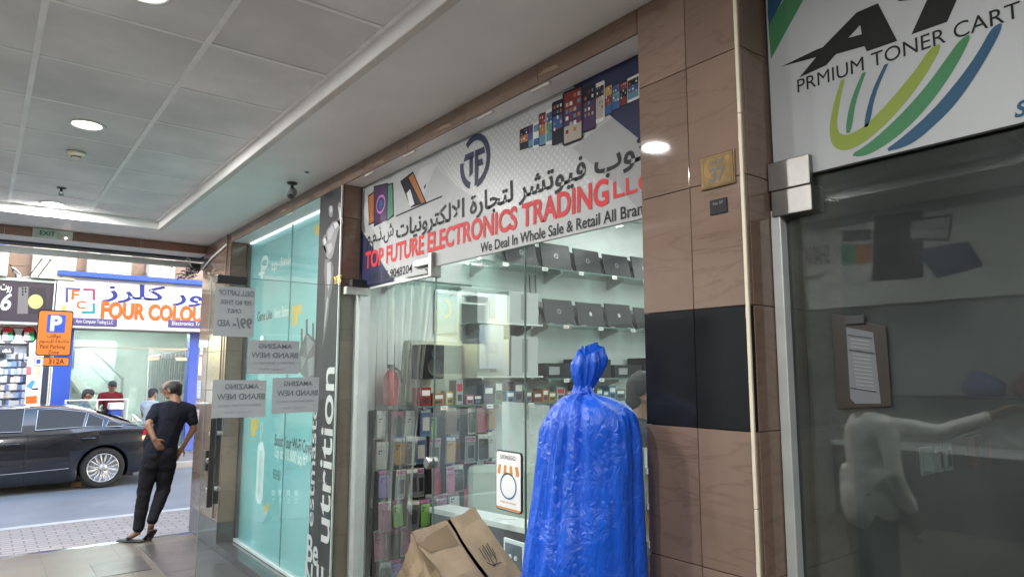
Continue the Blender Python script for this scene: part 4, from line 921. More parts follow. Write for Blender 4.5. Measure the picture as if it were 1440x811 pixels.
t = thing('price_sheet', 'pale blue printed sheet hanging left of the white shelves', 'sheet', (3.2, IY1 - .3, 1.75))
b = MB(); b.box((3.12, IY1 - .306, 1.78), (3.36, IY1 - .304, 2.13), ink('sheet_blue', (.36, .43, .5))); b.build('sheet', t); text('____', Plane('Y', IY1 - .306), None, None, ink('sheet_text', (.3, .36, .45)), t, box=(Vector((3.17, IY1 - .309, 1.9)), Vector((3.3, IY1 - .309, 1.99))))
# hanging phone cases on a dark slat wall
t = thing('slat_wall', 'dark slatted board carrying hooks of hanging phone cases', 'display board', (2.85, IY1, .3))
b = MB(); b.box((2.33, IY1 - .03, .15), (3.45, IY1 - .002, 1.47), DARK); b.build('board', t); b = MB()
for k in range(12): b.box((2.33, IY1 - .034, .2 + k * .105), (3.45, IY1 - .0305, .207 + k * .105), BLACKM)
b.build('slats', t)
CC = [('white', (.7, .7, .68)), ('black', (.03, .03, .035)), ('navy', (.03, .07, .22)), ('clear grey', (.26, .28, .29)), ('tan', (.5, .3, .13)), ('brown', (.18, .1, .07)), ('lilac', (.36, .26, .66)), ('crimson', (.45, .02, .06)), ('pink floral', (.6, .2, .36)), ('green', (.28, .55, .14)), ('slate', (.12, .14, .17)), ('charcoal', (.05, .05, .06))]
order = [[0, 11, 0, 2, 9, 5, 3, 1, 7, 4], [0, 4, 1, 2, 3, 4, 5, 3, 1, 0], [6, 3, 10, 3, 7, 8, 1, 11, 4, 8], [8, 9, 10, 9, 1, 8, 0, 7, 1, 9], [8, 11, 8, 1, 6, 10, 2, 3, 5, 1], [1, 6, 0, 10, 8, 1, 3, 2, 7, 11]]
ROWN = ['top', 'second', 'third', 'fourth', 'fifth', 'bottom']
case_src = {}
PRINT = ink('case_print', (.62, .56, .5)); PACK = glass_mat('case_pack', (.95, .95, .95), 1.2, .1, .0)
for r in range(6):
    for c in range(10):
        nm, col = CC[order[r][c]]; x = 2.385 + c * .108 + random.uniform(-.008, .008); z = 1.27 - r * .212 + random.uniform(-.02, .02); y = IY1 - .10 - random.uniform(0, .12)
        lb = '%s phone case in the %s row of the rack, %s from left' % (nm, ROWN[r], (names + ['eighth', 'ninth', 'tenth'])[c])
        if nm not in case_src:
            t = thing('phone_case', lb, 'phone case', (x, y, z), 'phone cases hanging on the slat wall'); m = mat('case_' + nm.replace(' ', '_'), col, .35, var=.3 if nm == 'pink floral' else .1, scale=40 if nm == 'pink floral' else 8)
            b = MB(); b.prism(rr2 := [Vector((x + dx, y, z + dz)) for dx, dz in [(-.032, .0), (-.04, .012), (-.04, .148), (-.032, .16), (.032, .16), (.04, .148), (.04, .012), (.032, 0)]], (0, .012, 0), m); b.build('shell', t)
            b = MB()
            if nm in ('navy', 'slate', 'clear grey'): 
                b.poly([(x + u, y - .001, z + w) for u, w in [(-.028, .03), (.028, .03), (.028, .13), (-.028, .13)]], PRINT if nm == 'navy' else DARK)
            else:
                for (u, w) in ((-.022, .135), (-.022, .115), (-.006, .135)): b.poly([(x + u + a, y - .001, z + w + e) for a, e in disc(0, 0, .007, .007, 10)], DARK if nm != 'black' else GR1)
            b.build('camera_cutout', t)
            b = MB(); cardm = ink('card_' + nm.replace(' ', '_'), [(.5, .48, .45), (.42, .16, .14), (.12, .2, .36), (.05, .05, .055), (.3, .22, .14), (.5, .5, .5)][len(case_src) % 6]); b.box((x - .047, y + .0125, z - .012), (x + .047, y + .0135, z + .2), cardm); b.box((x - .04, y + .0115, z + .166), (x + .04, y + .0122, z + .19), ink('card_head', (.45, .1, .3)) if len(case_src) % 2 else INKW); b.build('card', t)
            b = MB(); b.box((x - .048, y - .004, z - .012), (x + .048, y - .003, z + .19), PACK); b.build('sleeve', t)
            b = MB(); b.tube([(x, y - .02, z + .18), (x, IY1 - .03, z + .19)], .003, STEEL, 6); b.build('hook', t); case_src[nm] = t
        else:
            t = copy_thing(case_src[nm]); t.location = (x, y, z); t['label'] = lb
        t.rotation_euler = (random.uniform(-.05, .05), random.uniform(-.07, .07), random.uniform(-.35, .35))
# boxed accessories packed along the low shelf
BCOL = [('red', (.35, .04, .04)), ('white', (.5, .52, .52)), ('navy', (.03, .05, .14)), ('grey', (.2, .21, .22)), ('yellow', (.5, .36, .05)), ('black', (.02, .02, .022)), ('sky blue', (.12, .3, .45)), ('orange', (.5, .17, .04)), ('pink', (.5, .2, .28)), ('green', (.07, .24, .1))]
rb = random.Random(11); x = 2.64; k = 0
while x < 4.78:
    nm, col = BCOL[(k * 7 + k // 10 * 3) % 10]; w_, h_, d_ = rb.uniform(.06, .13), rb.uniform(.07, .19), rb.uniform(.08, .14)
    t = thing('accessory_box', '%s accessory box on the low shelf, number %d counted from the doorway' % (nm, k + 1), 'box', (x + w_ / 2, IY1 - .12, 1.5), 'accessory boxes on the low shelf'); m = ink('acc_' + nm.replace(' ', '_'), tuple(v * .75 for v in col), .4); y = IY1 - .24 + rb.uniform(0, .03)
    b = MB(); b.box((x, y, 1.501), (x + w_, y + d_, 1.5 + h_), m); b.build('carton', t, bevel=.002)
    b = MB(); b.box((x + w_ * .12, y - .0008, 1.5 + h_ * .55), (x + w_ * .88, y - .0002, 1.5 + h_ * .85), INKW if nm not in ('white',) else RED); b.box((x + w_ * .2, y - .0008, 1.5 + h_ * .15), (x + w_ * .8, y - .0002, 1.5 + h_ * .42), DARK if nm != 'black' else SCR['cyan']); b.build('label', t)
    x += w_ + rb.uniform(.004, .03); k += 1
t = thing('cable_hank', 'loose black charger cables hanging on the white wall beside the upper shelf', 'cables', (3.6, IY1, 2.3))
b = MB()
for q in range(4):
    x = 3.83 + q * .035; b.tube([(x, IY1 - .02, 2.63), (x + .01, IY1 - .03, 2.4 - q * .04), (x + .03, IY1 - .02, 2.22 - q * .03), (x + .05, IY1 - .03, 2.35)], .005, BLACKM if q % 2 else INKW, 6)
b.build('cables', t, smooth=True)
# display counter behind the glass with a dark plinth, sofa chair beyond it
COUNTW = mat('counter_white', (.76, .78, .78), .3, var=.03); PLUM = mat('counter_plum', (.055, .042, .06), .3, var=.1)
t = thing('counter', 'low dark counter with a white edged glass top behind the shop window', 'counter', (3.0, 3.4, .02))
pts = [(2.76, 4.55), (2.90, 3.55), (3.12, 3.22), (3.12, 1.9), (3.3, 1.9), (3.3, 3.3), (3.08, 3.62), (2.93, 4.55)]
b = MB(); b.prism([(x, y, .02) for x, y in pts], (0, 0, .69), PLUM); b.build('cabinet', t)
b = MB(); b.prism([(x - (.02 if i < 4 else 0), y, .711) for i, (x, y) in enumerate(pts)], (0, 0, .04), COUNTW); b.build('top', t, bevel=.004)
t = thing('chair', 'pale green padded chair behind the counter', 'chair', (3.2, 4.2, .02)); PG_ = mat('chair_green', (.46, .53, .47), .7, var=.05)
cd, cs = Vector((.6, .8, 0)), Vector((.8, -.6, 0)); co_ = Vector((3.22, 4.18, 0))
b = MB(); b.obox(co_ - cs * .33 - cd * .3 + Vector((0, 0, .42)), cs * .66, cd * .62, (0, 0, .14), PG_); b.build('seat', t, bevel=.05)
b = MB(); b.obox(co_ - cs * .34 + cd * .22 + Vector((0, 0, .55)), cs * .68, cd * .12, Vector((0, 0, .47)) + cd * .06, PG_); b.build('backrest', t, bevel=.055)
for (u, v) in ((-.28, -.25), (.28, -.25), (-.28, .25), (.28, .25)): b = MB(); p = co_ + cs * u + cd * v; b.tube([(p.x, p.y, .019), (p.x, p.y, .419)], .018, STEEL); b.build('leg', t)
t = thing('socket_panel', 'white framed panel with two dark sockets leaning low inside the window', 'panel', (2.45, 2.68, .6))
b = MB(); PQ = Plane('X', 2.42); p, q = PQ.pt(708, 812), PQ.pt(737, 764); b.box((2.42, q.y, p.z - .1), (2.435, p.y, q.z), COUNTW); b.build('frame', t, bevel=.003)
b = MB(); b.box((2.416, q.y + .02, p.z - .08), (2.4195, p.y - .02, q.z - .02), mat('panel_slate', (.1, .13, .17), .4)); b.build('face', t); b = MB()
for d in (-.025, .025): b.lathe([(0, -.004), (.012, -.004), (.014, 0)], (2.4155, (p.y + q.y) / 2 + d, (p.z + q.z) / 2 + .02), COUNTW, (1, 0, 0), 14)
b.build('socket', t)
b = MB(); b.box((2.436, q.y + .03, .019), (2.46, q.y + .05, q.z - .05), STEEL); b.box((2.436, p.y - .05, .019), (2.46, p.y - .03, q.z - .05), STEEL); b.build('stand', t)
# shelf unit at the right end of the window, seen in the gap beside the blue cover
t = thing('shelf_unit', 'white shelf unit in the narrow gap between the blue cover and the pillar', 'shelf unit', (2.7, 2.0, .02))
b = MB()
for z in (.55, .95, 1.12, 1.28): b.box((2.5, 1.76, z), (2.95, 2.2, z + .025), COUNTW)
b.build('shelves', t); b = MB(); 
for (x, y) in ((2.49, 1.75), (2.951, 1.75), (2.49, 2.2), (2.951, 2.2)): b.box((x, y, .018), (x + .02, y + .02, 1.4), STEEL)
b.build('posts', t)
for k, (z, w, m) in enumerate(((.576, .25, 'brown'), (.976, .12, 'tan'), (1.146, .11, 'white'))):
    b = MB(); b.box((2.55, 1.82, z), (2.85, 2.1, z + w), mat('case_' + m, (.3, .3, .3))); tag(b.build('stock_box', bevel=.004), ['brown stock box low on the shelf unit beside the pillar', 'tan stock box in the middle of the shelf unit beside the pillar', 'white stock box high on the shelf unit beside the pillar'][k], 'box')
# ================================================================== BLUE COVER (a tied plastic cover over something tall)
def plastic(name, col):
    m = mat(name, col, .3, var=.06, scale=3, spec=.6); nt = m.node_tree; bs = nt.nodes['Principled BSDF']; N = nt.nodes.new; L = nt.links.new
    tc = N('ShaderNodeTexCoord'); mp = N('ShaderNodeMapping'); mp.inputs['Scale'].default_value = (13, 13, 6.5); L(tc.outputs['Object'], mp.inputs[0])
    n1 = N('ShaderNodeTexNoise'); n1.inputs['Scale'].default_value = 1.2; n1.inputs['Detail'].default_value = 7; n1.inputs['Distortion'].default_value = 1.6; L(mp.outputs[0], n1.inputs['Vector'])
    v = N('ShaderNodeTexVoronoi'); v.feature = 'DISTANCE_TO_EDGE'; v.inputs['Scale'].default_value = 1.6
    wv = N('ShaderNodeVectorMath'); L(mp.outputs[0], wv.inputs[0]); sc = N('ShaderNodeVectorMath'); sc.operation = 'SCALE'; sc.inputs['Scale'].default_value = 1.6; L(n1.outputs['Color'], sc.inputs[0]); L(sc.outputs[0], wv.inputs[1]); L(wv.outputs[0], v.inputs['Vector'])
    mr = N('ShaderNodeMapRange'); mr.inputs['From Max'].default_value = .22; L(v.outputs['Distance'], mr.inputs['Value'])
    ad = N('ShaderNodeMath'); L(mr.outputs[0], ad.inputs[0]); mu = N('ShaderNodeMath'); mu.operation = 'MULTIPLY'; mu.inputs[1].default_value = 3.2; L(n1.outputs['Fac'], mu.inputs[0]); L(mu.outputs[0], ad.inputs[1])
    bp = N('ShaderNodeBump'); bp.inputs['Strength'].default_value = .31; bp.inputs['Distance'].default_value = .012; L(ad.outputs[0], bp.inputs['Height']); L(bp.outputs[0], bs.inputs['Normal'])
    bs.inputs['Subsurface Weight'].default_value = 0; bs.inputs['Sheen Weight'].default_value = 0
    for l in list(nt.links):
        if l.to_socket == bs.inputs['Roughness']: nt.links.remove(l)
    bs.inputs['Roughness'].default_value = .31
    return m
BLUE = plastic('blue_plastic', (.005, .085, .56))
bc = thing('blue_cover', 'bright blue glossy plastic cover tied in a knot over something tall by the pillar', 'plastic cover', (1.76, 1.86, 0))
import mathutils
from mathutils import noise as mnoise
cx, cy = 1.78, 1.86
fd = Vector((math.sin(math.radians(44)), math.cos(math.radians(44)), 0)); sdv = Vector((fd.y, -fd.x, 0))    # away from the camera / to the right
def prof(z):      # half width to the left, to the right and centre depth at height z
    K = [(-.0, .265, .215), (.35, .252, .213), (.8, .228, .212), (1.05, .203, .21), (1.3, .166, .208), (1.45, .143, .207), (1.555, .122, .202), (1.6, .108, .19), (1.63, .088, .155), (1.652, .07, .10), (1.665, .036, .04), (1.70, .026, .028)]
    for (a, l0, r0), (b2, l1, r1) in zip(K, K[1:]):
        if a <= z <= b2:
            t = (z - a) / (b2 - a); return l0 + (l1 - l0) * t, r0 + (r1 - r0) * t
    return K[-1][1:]
zs = [1.70, 1.69, 1.68, 1.67, 1.66, 1.652, 1.645, 1.638, 1.63, 1.62, 1.61, 1.6, 1.585, 1.57, 1.55] + [1.53 - .0275 * k for k in range(56)]
zs = [z for z in zs if z > 0] + [.004]
seg = 150; b = MB(); rows = []
for z in zs:
    l, r = prof(z); row = []
    drop = max(0, 1.655 - z)
    for q in range(seg):
        w = 2 * math.pi * q / seg; c, s = math.cos(w), math.sin(w)
        wid = (r if c > 0 else l); dep = min(.17, wid * .85)
        ex = .75                                       # squarish plan
        px_, py_ = wid * math.copysign(abs(c) ** ex, c), dep * math.copysign(abs(s) ** ex, s)
        amp = (.0070 * min(1, drop / .12) + .002) * (1.0 + 1.0 * max(0, -c))
        # folds run down from the knot; they broaden lower down and lean to the left side
        fl = max(0, -c)
        fold = (mnoise.noise(Vector((c * 2.6, s * 2.6, z * .35))) * 1.3 + mnoise.noise(Vector((c * 6 + .2 * z, s * 6, z * .5 + 4))) * 1.1 + mnoise.noise(Vector((c * 13, s * 13 + .3 * z, z * .8))) * .55) * 1.1 + fl * math.sin(17 * w + 1.0 * z) * .5
        left = .5 + .5 * (-c)
        k = 1 + (amp * fold * (.55 + 1.1 * left)) / max(wid, .03)
        nz = mnoise.noise(Vector((c * 2.2, s * 2.2, z * 2.4))) * .022 * min(1, drop / .2) + mnoise.noise(Vector((c * 7, s * 7, z * 9))) * .007 * min(1, drop / .1)
        P = Vector((cx, cy, z)) + sdv * (px_ * (k) + nz * c * .6) + fd * (py_ * k + nz * s)
        if z > 1.6: P.z += .006 * math.sin(9 * w)
        row.append(P)
    rows.append(row)
for a in range(len(rows) - 1):
    for q in range(seg): b.poly([rows[a][q], rows[a][(q + 1) % seg], rows[a + 1][(q + 1) % seg], rows[a + 1][q]], BLUE)
b.build('cover', bc, smooth=True)
# the bunched tuft above the knot, opening like a flower
b = MB(); rows = []; seg = 64
kx = Vector((cx, cy, 0)) + sdv * .0
for i in range(22):
    t = i / 21; z = 1.672 + .165 * t
    R = .022 + .032 * math.sin(min(1, t * 1.15) * math.pi * .62) ** 1.4 - .022 * max(0, t - .75) * 2
    lean = sdv * (.022 * t) ; row = []
    for q in range(seg):
        w = 2 * math.pi * q / seg; k = 1 + .20 * math.sin(6 * w + 2.5 * t) * t ** .6 + .12 * math.sin(13 * w + 3 * t + 1) + .10 * math.sin(3 * w + 2)
        row.append(Vector((kx.x, kx.y, z + .020 * t * math.sin(w + .5) + .010 * t * mnoise.noise(Vector((2 * math.cos(w), 2 * math.sin(w), 1))))) + lean + sdv * R * k * math.cos(w) * 1.02 + fd * R * k * math.sin(w) * .75)
    rows.append(row)
for a in range(len(rows) - 1):
    for q in range(seg): b.poly([rows[a][q], rows[a][(q + 1) % seg], rows[a + 1][(q + 1) % seg], rows[a + 1][q]], BLUE)
ctop = sum((p for p in rows[-1]), Vector()) / seg - Vector((0, 0, .05))
for q in range(seg): b.poly([rows[-1][q], rows[-1][(q + 1) % seg], ctop], BLUE)
b.build('tied_tuft', bc, smooth=True)
b = MB(); b.tube([Vector((kx.x, kx.y, 1.676)) + sdv * .03 * math.cos(w) + fd * .03 * math.sin(w) for w in [2 * math.pi * k / 24 for k in range(25)]], .006, BLUE, 8); b.build('tie', bc, smooth=True)

# ================================================================== CARDBOARD BOX leaning in the doorway
CB = mat('cardboard', (.33, .245, .155), .85, var=.22, scale=5, bump=.12, bscale=60); CBL = mat('cardboard_pale', (.37, .275, .175), .85, var=.2, scale=4, bump=.1, bscale=60); SLIT = mat('carton_slit', (.03, .022, .015), .9)
A = Vector((1.366, 2.387, 1.145)); u = Vector((.26, -.63, -.74)).normalized();  w = Vector((.389, .146, .012)); w = (w - u * w.dot(u)); W_ = w.length; w.normalize(); n = u.cross(w).normalized()
if n.z < 0: n = -n
Dn = (n * .83 - w * .55).normalized(); Lu, Ln = .78, .66
bx = thing('cardboard_box', 'crumpled brown cardboard box tilted on its corner before the shop doorway', 'cardboard box', (1.45, 2.5, 0))
import itertools
def wob(p): return p + Vector((mnoise.noise(p * 6), mnoise.noise(p * 6 + Vector((9, 0, 0))), mnoise.noise(p * 6 + Vector((0, 9, 0))))) * .020 + Vector((mnoise.noise(p * 17), mnoise.noise(p * 17 + Vector((9, 0, 0))), mnoise.noise(p * 17 + Vector((0, 9, 0))))) * .006
def sheet(b, o, du, dv, m, nu=14, nv=14):
    g = [[wob(o + du * (i / nu) + dv * (j / nv)) for j in range(nv + 1)] for i in range(nu + 1)]
    for i in range(nu):
        for j in range(nv): b.poly([g[i][j], g[i + 1][j], g[i + 1][j + 1], g[i][j + 1]], m)
b = MB(); sheet(b, A, u * Lu, -Dn * Ln, CBL); sheet(b, A + w * W_, u * Lu, -Dn * Ln, CB); sheet(b, A, w * W_, -Dn * Ln, CB); sheet(b, A + u * Lu, w * W_, -Dn * Ln, CB); sheet(b, A - Dn * Ln, u * Lu, w * W_, CB)  # left side takes the paler cardboard colour
b.build('carton_sides', bx, smooth=False)
half = W_ * .5
b = MB(); sheet(b, A + n * .002, u * Lu, w * (half - .004), CB)
b.poly([wob(A + n * .004 + u * .04), wob(A + n * .0045 + u * .1 + w * .03), wob(A + n * .0045 + u * .12 + w * half * .9), wob(A + n * .004 + u * .02 + w * half * .9)], mat('cardboard_dark', (.22, .155, .09), .9, var=.15))
b.build('flap', bx)
b = MB(); sheet(b, A + n * .012 + w * (half + .004), u * Lu, w * (half - .002) + n * -.004, CB); b.build('flap', bx)
b = MB(); sheet(b, A - n * .004 + w * (half - .006), u * Lu, w * .012, SLIT, 14, 1); b.build('slit', bx)
# pen scribble and tape end on the right flap
b = MB(); INKP = ink('pen', (.05, .045, .05)); o = A + w * (W_ * .70) + u * .17 + n * .0175
for k in range(5): b.tube([wob(o + w * (.016 * k - .02) + u * (.0 + .01 * (k % 2))), wob(o + w * (.016 * k - .03) + u * (.05 + .012 * (k % 3)))], .0016, INKP, 5)
b.tube([wob(o + w * (.05 * math.cos(t)) + u * (.03 + .05 * math.sin(t)) + n * .0) for t in [k * .3 for k in range(9)]], .0013, INKP, 5)
b.tube([wob(o + u * .075 + w * -.01), wob(o + u * .085 + w * .045)], .0015, INKP, 5)
b.build('pen_marks', bx)
TAPE = mat('brown_tape', (.30, .2, .1), .25, var=.05)
b = MB(); o = A + u * .3 + n * .0035; b.poly([wob(o), wob(o + w * half * .93), wob(o + w * half * .93 + u * .004), wob(o + u * .004)], SLIT); b.build('crease', bx)

# ================================================================== WIDE PILLAR: number plate, small plate, cable duct
def on(pl, bl, tr): return rect(pl, bl, tr)
a, c = on(PF, (986, 258), (1038, 212)); BR = mat('brass', (.19, .115, .035), .55, .5, var=.4, scale=30)
t = thing('number_plate', 'brass shop number 37 plate screwed to the wide pillar', 'plate', (FACE, (a.y + c.y) / 2, a.z))
zb, zt = 2.385, 2.505
b = MB(); b.box((FACE - .007, 1.312, zb), (FACE - .0005, 1.452, zt), mat('brass_dark', (.1, .06, .02), .4, .6)); b.build('back_plate', t, bevel=.003)
b = MB(); b.box((FACE - .0095, 1.318, zb + .006), (FACE - .0073, 1.446, zt - .006), BR); pf2 = b.build('plate_face', t, bevel=.002)
b = MB()
for (a0, a1, z0_, z1_) in ((1.326, 1.438, zb + .012, zb + .0145), (1.326, 1.438, zt - .0145, zt - .012), (1.326, 1.3285, zb + .0145, zt - .0145), (1.4355, 1.438, zb + .0145, zt - .0145)): b.box((FACE - .0101, a0, z0_), (FACE - .0096, a1, z1_), DARK)
b.build('border_line', t)
PNp = Plane('X', FACE - .01)
text('SHOP', PNp, None, None, DARK, pf2, box=(Vector((FACE - .0105, 1.412, 2.466)), Vector((FACE - .0105, 1.352, 2.484))), bold=.02)
text('37', PNp, None, None, DARK, pf2, box=(Vector((FACE - .0105, 1.412, 2.405)), Vector((FACE - .0105, 1.350, 2.456))), bold=.04)
t = thing('small_plate', 'small black plate with faint lettering below the brass number plate', 'plate', (FACE, 1.385, 2.3))
b = MB(); b.box((FACE - .005, 1.35, 2.292), (FACE - .0005, 1.42, 2.345), BLK); b.build('plate_face', t, bevel=.002)
text('No 37', PNp, None, None, GR1, t, box=(Vector((FACE - .0062, 1.405, 2.325)), Vector((FACE - .0062, 1.365, 2.335))))
DUCT = mat('cream_duct', (.62, .57, .44), .55, var=.08, scale=10)
t = thing('cable_duct', 'thin cream cable duct running down the edge of the wide pillar', 'cable duct', (FACE, 1.285, 0))
for (z0_, z1_) in ((.02, 1.32), (1.322, 2.62), (2.622, SOFF - .002)):
    b = MB(); b.box((FACE - .010, 1.279, z0_), (FACE - .0005, 1.292, z1_), DUCT); b.build('duct_length', t, bevel=.002)
b = MB()
for k, z in enumerate((.4, 1.1, 1.9, 2.5)): b.prism([(FACE - .001, 1.2925, z), (FACE - .001, 1.298, z + .03), (FACE - .001, 1.296, z + .11), (FACE - .001, 1.2925, z + .16)], (.0012, 0, 0), INKW)
b.build('glue_line', t)

# ================================================================== TONER SHOP SIGN
ts = thing('shop_sign', 'large white signboard of the toner shop with a black letter logo and swooshes', 'sign', (GLASS_X - .03, .1, 2.4))
b = MB(); b.box((GLASS_X - .03, -2.85, 2.405), (GLASS_X - .008, 1.262, 3.094), ink('toner_white', (.35, .365, .375), .4)); b.build('board', ts)
b = MB(); b.box((GLASS_X - .02, 1.2625, 2.3), (GLASS_X + .01, 1.274, 3.094), DARK); b.build('edge_gap', ts)
PA = Plane('X', GLASS_X - .03)
def Z1(pts): return [(880 + x / 2.571, y / 2.571) for (x, y) in pts]
BLK2 = ink('logo_black', (.006, .006, .006)); OL = ink('olive', (.20, .26, .045)); GN = ink('green', (.045, .17, .075)); BL = ink('blue', (.02, .07, .13)); WH = ink('toner_white', (.35, .365, .375), .4)
def part(name, *polys):
    b = MB()
    for pts, m, o in polys: b.poly(ppoly(PA, Z1(soften(pts) if name == 'swoosh' else pts), o), m)
    b.build(name, ts)
part('corner_print', ([(515, 90), (525, 215), (645, -5), (575, -5)], GN, .001), ([(513, 60), (518, 95), (570, -5), (513, -5)], BL, .0015))
part('letter_logo', ([(562, 242), (690, 180), (712, 172), (835, 46), (912, 13), (982, 149), (872, 187), (863, 168), (760, 197), (725, 237), (628, 281), (688, 208)], BLK2, .002), ([(806, 138), (848, 92), (854, 125)], WH, .003))
part('letter_logo', ([(1033, 126), (1092, -5), (1200, -5), (1162, 80)], BLK2, .002), ([(984, 6), (1000, -14), (1300, -90), (1240, -20), (1092, -5)], BLK2, .0025))
part('swoosh', ([(1105, 167), (1152, 158), (1060, 312), (960, 432), (862, 518), (792, 549), (748, 532), (735, 480), (745, 400), (778, 290), (792, 287), (768, 400), (762, 458), (777, 488), (812, 487), (872, 452), (962, 358), (1050, 252)], OL, .002))
part('swoosh', ([(1210, 141), (1258, 118), (1190, 252), (1090, 392), (990, 490), (900, 550), (850, 568), (810, 562), (880, 520), (980, 430), (1080, 322), (1160, 212)], GN, .0022))
part('swoosh', ([(1325, 96), (1374, 79), (1300, 222), (1200, 372), (1100, 470), (1025, 529), (925, 553), (1010, 490), (1110, 400), (1210, 282), (1280, 182)], BL, .0024))
part('swoosh', ([(855, 265), (869, 261), (830, 370), (816, 480), (792, 483), (810, 370)], GN, .002)); part('swoosh', ([(935, 235), (951, 229), (902, 340), (882, 455), (857, 463), (885, 340)], BL, .002))
text('PRMIUM TONER CART', PA, (1122, 131), (1434, 1), BLK2, ts, off=.003, bold=.0)
text('S', PA, (1427, 167), (1446, 139), BL, ts, off=.003, bold=.03, shear=.3)

# ================================================================== TONER SHOP FRONT
tf = thing('glass_door', 'closed dark glass door of the toner shop with a clipboard on it', 'door', (GLASS_X, .6, 0))
b = MB(); b.box((GLASS_X - .012, .10, .02), (GLASS_X, 1.232, 2.395), glass_mat('toner_glass', (.80, .87, .85), 1.35, 0, .028)); b.build('pane', tf)
b = MB(); b.box((GLASS_X - .055, 1.122, 2.365), (GLASS_X - .031, 1.272, 2.465), STEELD); b.build('patch_fitting', tf, bevel=.003)
b = MB(); b.box((GLASS_X - .057, 1.118, 2.275), (GLASS_X + .022, 1.262, 2.3625), STEELD); b.build('patch_fitting', tf, bevel=.003)
b = MB(); b.box((GLASS_X - .05, 1.236, 0), (GLASS_X + .01, 1.272, 2.30), ALU); b.build('jamb', tf, bevel=.003)
b = MB(); b.box((GLASS_X - .0125, 1.2322, .02), (GLASS_X + .0005, 1.2355, 2.36), DARK); b.build('door_gap', tf)
b = MB(); b.box((GLASS_X - .0125, .0955, .02), (GLASS_X + .0005, .0995, 2.36), EDGE); b.build('glass_edges', tf)
t = thing('shop_window', 'dark fixed glass beyond the toner shop door at the right edge', 'window', (GLASS_X, -1.4, 0))
b = MB(); b.box((GLASS_X - .012, -2.89, .02), (GLASS_X, .09, 2.46), glass_mat('toner_glass', (.80, .87, .85), 1.35, 0, .028)); b.build('pane', t); b = MB(); b.box((GLASS_X - .02, -2.89, 0), (GLASS_X + .01, 1.2, .0195), ALU); b.build('floor_channel', t)
# clipboard
t = thing('clipboard', 'brown clipboard with a ruled form hanging on the toner shop door', 'clipboard', (GLASS_X - .02, 1.02, 1.6)); PCp = Plane('X', GLASS_X - .018)
def cl(pts, o): return ppoly(PCp, pts, o)
BRN = mat('clip_brown', (.020, .016, .012), .5, var=.1)
b = MB(); b.prism(cl([(1168, 440), (1246, 459), (1254, 571), (1177, 575)], 0), (.004, 0, 0), BRN); b.build('board', t, bevel=.002)
b = MB(); b.poly(cl([(1190, 460), (1228, 467), (1239, 567), (1203, 567), (1196, 560)], .002), ink('form_white', (.13, .14, .15))); fs_ = b.build('sheet', t)
b = MB(); b.box((GLASS_X - .026, pX(1215, 450, GLASS_X).y - .012, pX(1207, 456, GLASS_X).z), (GLASS_X - .0185, pX(1199, 450, GLASS_X).y + .012, pX(1207, 444, GLASS_X).z), DARK); b.build('clip', t, bevel=.002)
b = MB()
for k, (yl_, yr_) in enumerate(((470, 475), (491, 496), (544, 550))): b.poly(cl([(1192 + k * 2, yl_), (1227 + k * 3, yr_), (1227 + k * 3, yr_ + 2), (1192 + k * 2, yl_ + 2)], .003), DARK)
for k in range(14): 
    y = 476 + k * 5.3; b.poly(cl([(1196 + k * .7, y), (1222 + k * .6, y + 3), (1222 + k * .6, y + 3.8), (1196 + k * .7, y + .8)], .003), GR1)
b.build('form_lines', fs_)
# inside: party wall with sockets, floor, back wall
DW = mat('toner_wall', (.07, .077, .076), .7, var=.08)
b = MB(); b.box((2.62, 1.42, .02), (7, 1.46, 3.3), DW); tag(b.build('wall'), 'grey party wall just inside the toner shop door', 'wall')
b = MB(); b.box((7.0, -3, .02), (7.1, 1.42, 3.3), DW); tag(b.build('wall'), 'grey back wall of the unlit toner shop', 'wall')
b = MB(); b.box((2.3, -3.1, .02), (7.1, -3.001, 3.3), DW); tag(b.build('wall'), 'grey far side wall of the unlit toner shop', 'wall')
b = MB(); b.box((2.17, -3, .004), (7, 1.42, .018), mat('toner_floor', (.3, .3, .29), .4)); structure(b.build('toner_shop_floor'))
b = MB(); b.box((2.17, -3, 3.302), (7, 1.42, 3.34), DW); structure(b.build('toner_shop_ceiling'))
PW = Plane('Y', 1.42); SOC = mat('socket_white', (.6, .62, .6), .4, var=.03)
for k, (x, wd) in enumerate(((3.52, .15), (3.69, .09), (3.80, .09))):
    t = thing('wall_socket', ['white socket with a plugged in adapter, leftmost behind the toner shop glass', 'plain white wall socket, middle of three behind the glass', 'plain white wall socket, nearest the red alarm box'][k], 'socket', (x, 1.42, 1.3), 'wall sockets inside the toner shop')
    b = MB(); b.box((x, 1.408, 1.27), (x + wd - .01, 1.4195, 1.4), SOC); b.build('face_plate', t, bevel=.003)
    b = MB(); b.box((x + .02, 1.37 if k == 0 else 1.402, 1.29), (x + wd - .03, 1.4075, 1.37), SOC if k == 0 else DARK); b.build('adapter' if k == 0 else 'rocker', t, bevel=.003)
t = thing('alarm_box', 'dark red fire alarm box on the wall behind the toner shop glass', 'alarm', (4.15, 1.42, 1.3)); b = MB(); b.box((4.08, 1.37, 1.26), (4.3, 1.4195, 1.42), mat('alarm_red', (.16, .02, .02), .4)); b.build('case', t, bevel=.004)
b = MB(); b.box((4.14, 1.362, 1.3), (4.24, 1.3695, 1.38), DARK); b.build('front_plate', t, bevel=.002)

